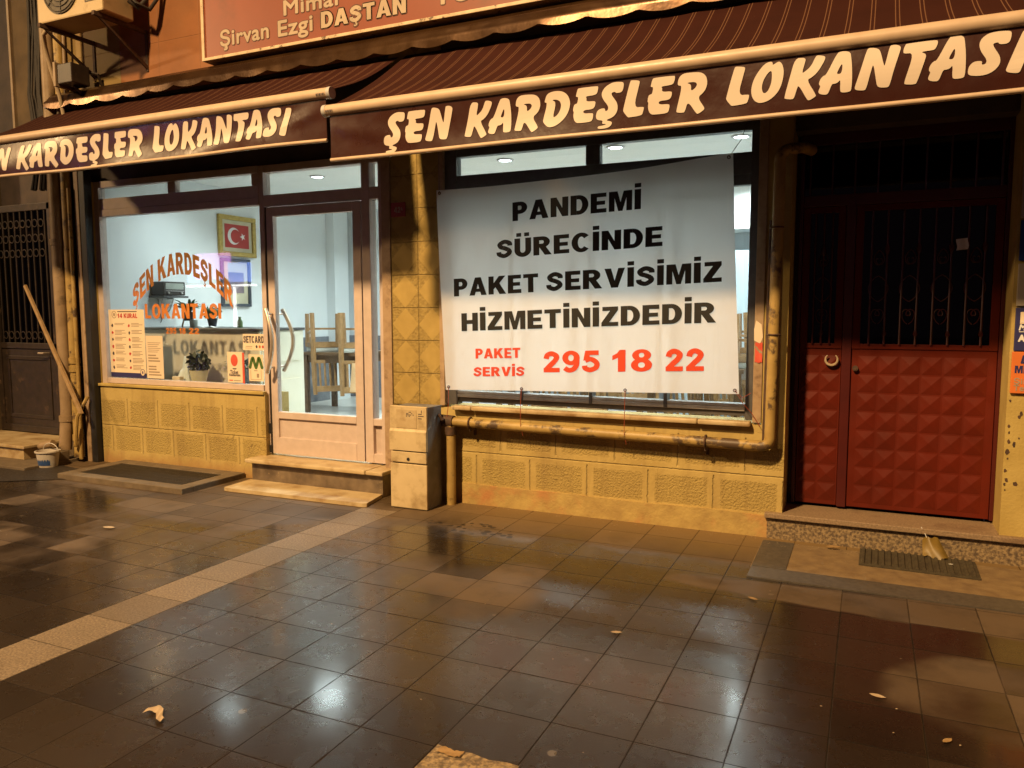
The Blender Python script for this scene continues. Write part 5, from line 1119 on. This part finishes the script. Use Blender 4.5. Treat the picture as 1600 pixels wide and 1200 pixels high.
g = MB(); blades(g, (-6.28, .72, 1.43), 40, .30, .016, 1); g.build('foliage', 'leaf', pl)
MB().lathe((-6.28, .72, 1.352), [(.045, 0), (.058, .09), (.05, .09), (.04, .07)], 18).build('pot', 'potdark', pl, 40)
for k in range(3): g = MB(); g.tube([(-6.28 + .045 * math.cos(2.1 * k), .72 + .045 * math.sin(2.1 * k), 1.37), (-6.28 + .065 * math.cos(2.1 * k), .72 + .065 * math.sin(2.1 * k), 1.288)], .008, 7); g.build('stand_leg', 'wood', pl, 40)
pl = thing('potted_plant', (-6.02, .78, 1.288), 'small bushy potted plant in a dark pot right of the palm on the counter', 'potted plant')
g = MB(); leafball(g, (-6.02, .78, 1.43), (.085, .085, .075), 150, .026, 4); g.build('foliage', 'leaf', pl)
MB().lathe((-6.02, .78, 1.288), [(.035, 0), (.052, .09), (.045, .09), (.035, .07)], 18).build('pot', 'potdark', pl, 40)
g = MB(); g.lathe((-6.08, .60, 1.288), [(.032, 0), (.036, .075), (.033, .075), (.030, .01)], 20); g.top('glass_jar', 'radioface', (-6.08, .60, 1.288), 'small frosted jar beside the plants on the counter', 'jar', None, 40)
g = MB(); g.lathe((-5.62, .74, 1.288), [(.026, 0), (.027, .06), (.012, .08), (.012, .095), (.014, .095), (.014, .105)], 16); g.top('bottle', 'green', (-5.62, .74, 1.288), 'small green bottle standing alone on the counter', 'bottle', None, 40)
g = MB(); g.grid(lambda u, v: (-5.98 + .26 * u, .50 + .16 * v, 1.291 + .012 * math.sin(6 * u + 3 * v) ** 2), 8, 6); g.top('paper_sheets', 'white', (-5.85, .58, 1.29), 'loose white sheets on the dark counter top', 'paper', None, 60)
g = MB(); g.box(-6.80, -6.79, 2.36, 2.43, 1.42, 1.48, .003); g.top('wall_socket', 'ctop', (-6.79, 2.4, 1.42), 'small dark socket on the wall beyond the counter', 'socket')
# window board behind the glass
pl = thing('potted_plant', (-5.66, .24, .782), 'dark crinkled potted plant in a cream pot on the window board', 'potted plant')
g = MB(); leafball(g, (-5.66, .24, .965), (.125, .09, .12), 260, .034, 8); g.build('foliage', 'leafdark', pl)
MB().lathe((-5.66, .24, .782), [(.06, 0), (.088, .12), (.08, .12), (.06, .09)], 20).build('pot', 'pot', pl, 40)
MB().lathe((-5.66, .24, .872), [(.001, 0), (.078, .008), (.078, .012)], 20).build('soil', 'soil', pl, 40)
pl = thing('potted_plant', (-5.16, .26, .782), 'bluish spiky potted plant behind the red and cream card', 'potted plant')
g = MB(); blades(g, (-5.16, .26, .93), 70, .27, .016, 12, 1.1, .8, .9); g.build('foliage', 'leafblue', pl)
MB().lathe((-5.16, .26, .782), [(.06, 0), (.08, .15), (.073, .15), (.05, .1)], 20).build('pot', 'potdark', pl, 40)
g = MB()
R = random.Random(2)
g.grid(lambda u, v: (-5.93 + .15 * u + .02 * math.sin(7 * v), .20 + .12 * v, .785 + (.20 * math.sin(PI * u) ** .7 * math.sin(PI * v) ** .7) * (1 + .25 * math.sin(9 * u + 5 * v))), 16, 12); g.top('plastic_bag', 'plastic_bag', (-5.86, .24, .784), 'crumpled white plastic bag on the window board beside the notice', 'plastic bag', None, 50)
g = MB(); g.box(-5.885, -5.79, .13, .18, .783, .845, .003); g.top('carton', 'paper2', (-5.84, .15, .783), 'small plain carton on the window board beside the dark plant', 'carton')
# stacked furniture
def make_table():
    t = thing('table', (0, 0, 0), 'brown wooden table carrying upturned chairs', 'table', 'restaurant tables')
    B(-.42, .42, -.36, .36, .70, .735, .004).build('tabletop', 'table', t)
    f = MB(); f.box(-.37, .37, -.32, -.30, .61, .70); f.box(-.37, .37, .30, .32, .61, .70); f.box(-.37, -.35, -.30, .30, .61, .70); f.box(.35, .37, -.30, .30, .61, .70); f.build('apron', 'table', t)
    for sx in (-1, 1):
        for sy in (-1, 1): B(sx * .37 - .03, sx * .37 + .03, sy * .31 - .03, sy * .31 + .03, 0, .70, .003).build('leg', 'table', t)
    return t
def make_chair():
    t = thing('chair', (0, 0, 0), 'upturned wooden chair', 'chair', 'upturned wooden chairs on the tables')
    # built upside down: seat rests on z = 0, legs point up, the back hangs down
    g = MB(); g.box(-.20, .20, -.20, .20, .0, .055, .018); g.build('seat', 'seatpad', t, 40)
    f = MB(); f.box(-.20, .20, -.20, -.18, .055, .11); f.box(-.20, .20, .18, .20, .055, .11); f.box(-.20, -.18, -.18, .18, .055, .11); f.box(.18, .20, -.18, .18, .055, .11); f.build('seat_frame', 'wood', t)
    for sx in (-1, 1):
        g = MB(); g.tube([(sx * .185, .185, .055), (sx * .185, .185, .46)], [.030, .024], 4); g.build('leg', 'wood', t, 40)
        g = MB(); g.tube([(sx * .185, -.16, .47), (sx * .185, -.20, .10), (sx * .185, -.21, -.10), (sx * .185, -.235, -.34), (sx * .185, -.275, -.50)], [.028, .031, .031, .029, .024], 4); g.build('leg', 'wood', t, 40)
    g = MB(); g.box(-.17, .17, -.275, -.25, -.47, -.40, .004); g.box(-.17, .17, -.226, -.206, -.13, -.09, .003); g.build('back_rail', 'wood', t)
    g = MB()
    for k in range(5): g.tube([(-.12 + k * .06, -.216, -.13), (-.12 + k * .06, -.262, -.41)], .014, 5)
    g.build('slats', 'wood', t, 30)
    g = MB(); g.box(-.17, .17, .178, .192, .26, .285); g.box(-.192, -.178, -.16, .17, .22, .245); g.box(.178, .192, -.16, .17, .22, .245); g.build('stretcher', 'wood', t)
    return t
T0, C0 = make_table(), make_chair()
tabs = [(-5.85, 2.75, .1, 'brown table with upturned chairs seen through the shop door'), (-4.35, 2.9, 0, 'brown table in the middle of the room behind the side light'), (-2.75, 2.0, 0, 'brown table behind the left half of the banner'), (-1.35, 1.9, 0, 'brown table behind the right edge of the banner'), (-2.6, 3.4, 0, 'rear brown table by the back wall'), (-1.2, 3.3, 0, 'rear brown table in the right back corner')]
for i, (x, y, r, lab) in enumerate(tabs):
    o = T0 if i == 0 else copy_tree(T0); o.location = (x, y, FL); o.rotation_euler.z = r; o['label'] = lab
names = ['upturned wooden chair whose slatted back faces the shop door', 'upturned wooden chair right of the first one behind the door mullion']
n = 0
wh = ['on the table in the middle of the room', 'on the table behind the left half of the banner', 'on the table behind the right edge of the banner', 'on the rear table by the back wall', 'on the rear table in the right corner']
for i, (x, y, r, lab) in enumerate(tabs):
    for j, (dx, dy, rz) in enumerate(((-.20, -.14, .75), (.24, -.13, .6), (.02, .2, PI))[:2 if i != 3 else 3]):
        o = C0 if n == 0 else copy_tree(C0); n += 1
        o.location = (x + dx, y + dy, FL + .735); o.rotation_euler.z = rz + r
        o['label'] = names[j] if i == 0 else 'upturned wooden chair, ' + ('left one ', 'right one ', 'rear one ')[j] + wh[i - 1]
cb = thing('cabinet', (-1.5, 3.9, FL), 'tall pale blue cabinet at the back wall seen beside the banner', 'cabinet')
B(-1.95, -1.0, 3.70, 4.09, FL, 2.1, .006).build('body', 'cabinet', cb)
for k in range(2): B(-1.93 + k * .475, -1.47 + k * .475, 3.68, 3.698, FL + .04, 2.07, .004).build('door', 'cabinet', cb)
bx = MB(); bx.box(-2.0, -.62, 3.62, 4.09, 2.32, 2.84, .004); bx.top('ceiling_duct', 'ceil', (-1.3, 3.8, 2.32), 'boxed-in white duct under the ceiling above the pale blue cabinet', 'duct')
mn = MB(); mn.grid(lambda u, v: (-3.86 + .115 * u - .03 * (1 - v), .15 + .012 * math.sin(4 * u), .78 + .24 * v), 4, 4); mn.top('menu_sheet', 'white', (-3.8, .15, .78), 'white menu sheet inside the shop door glass beside the mullion', 'menu', None, 60)
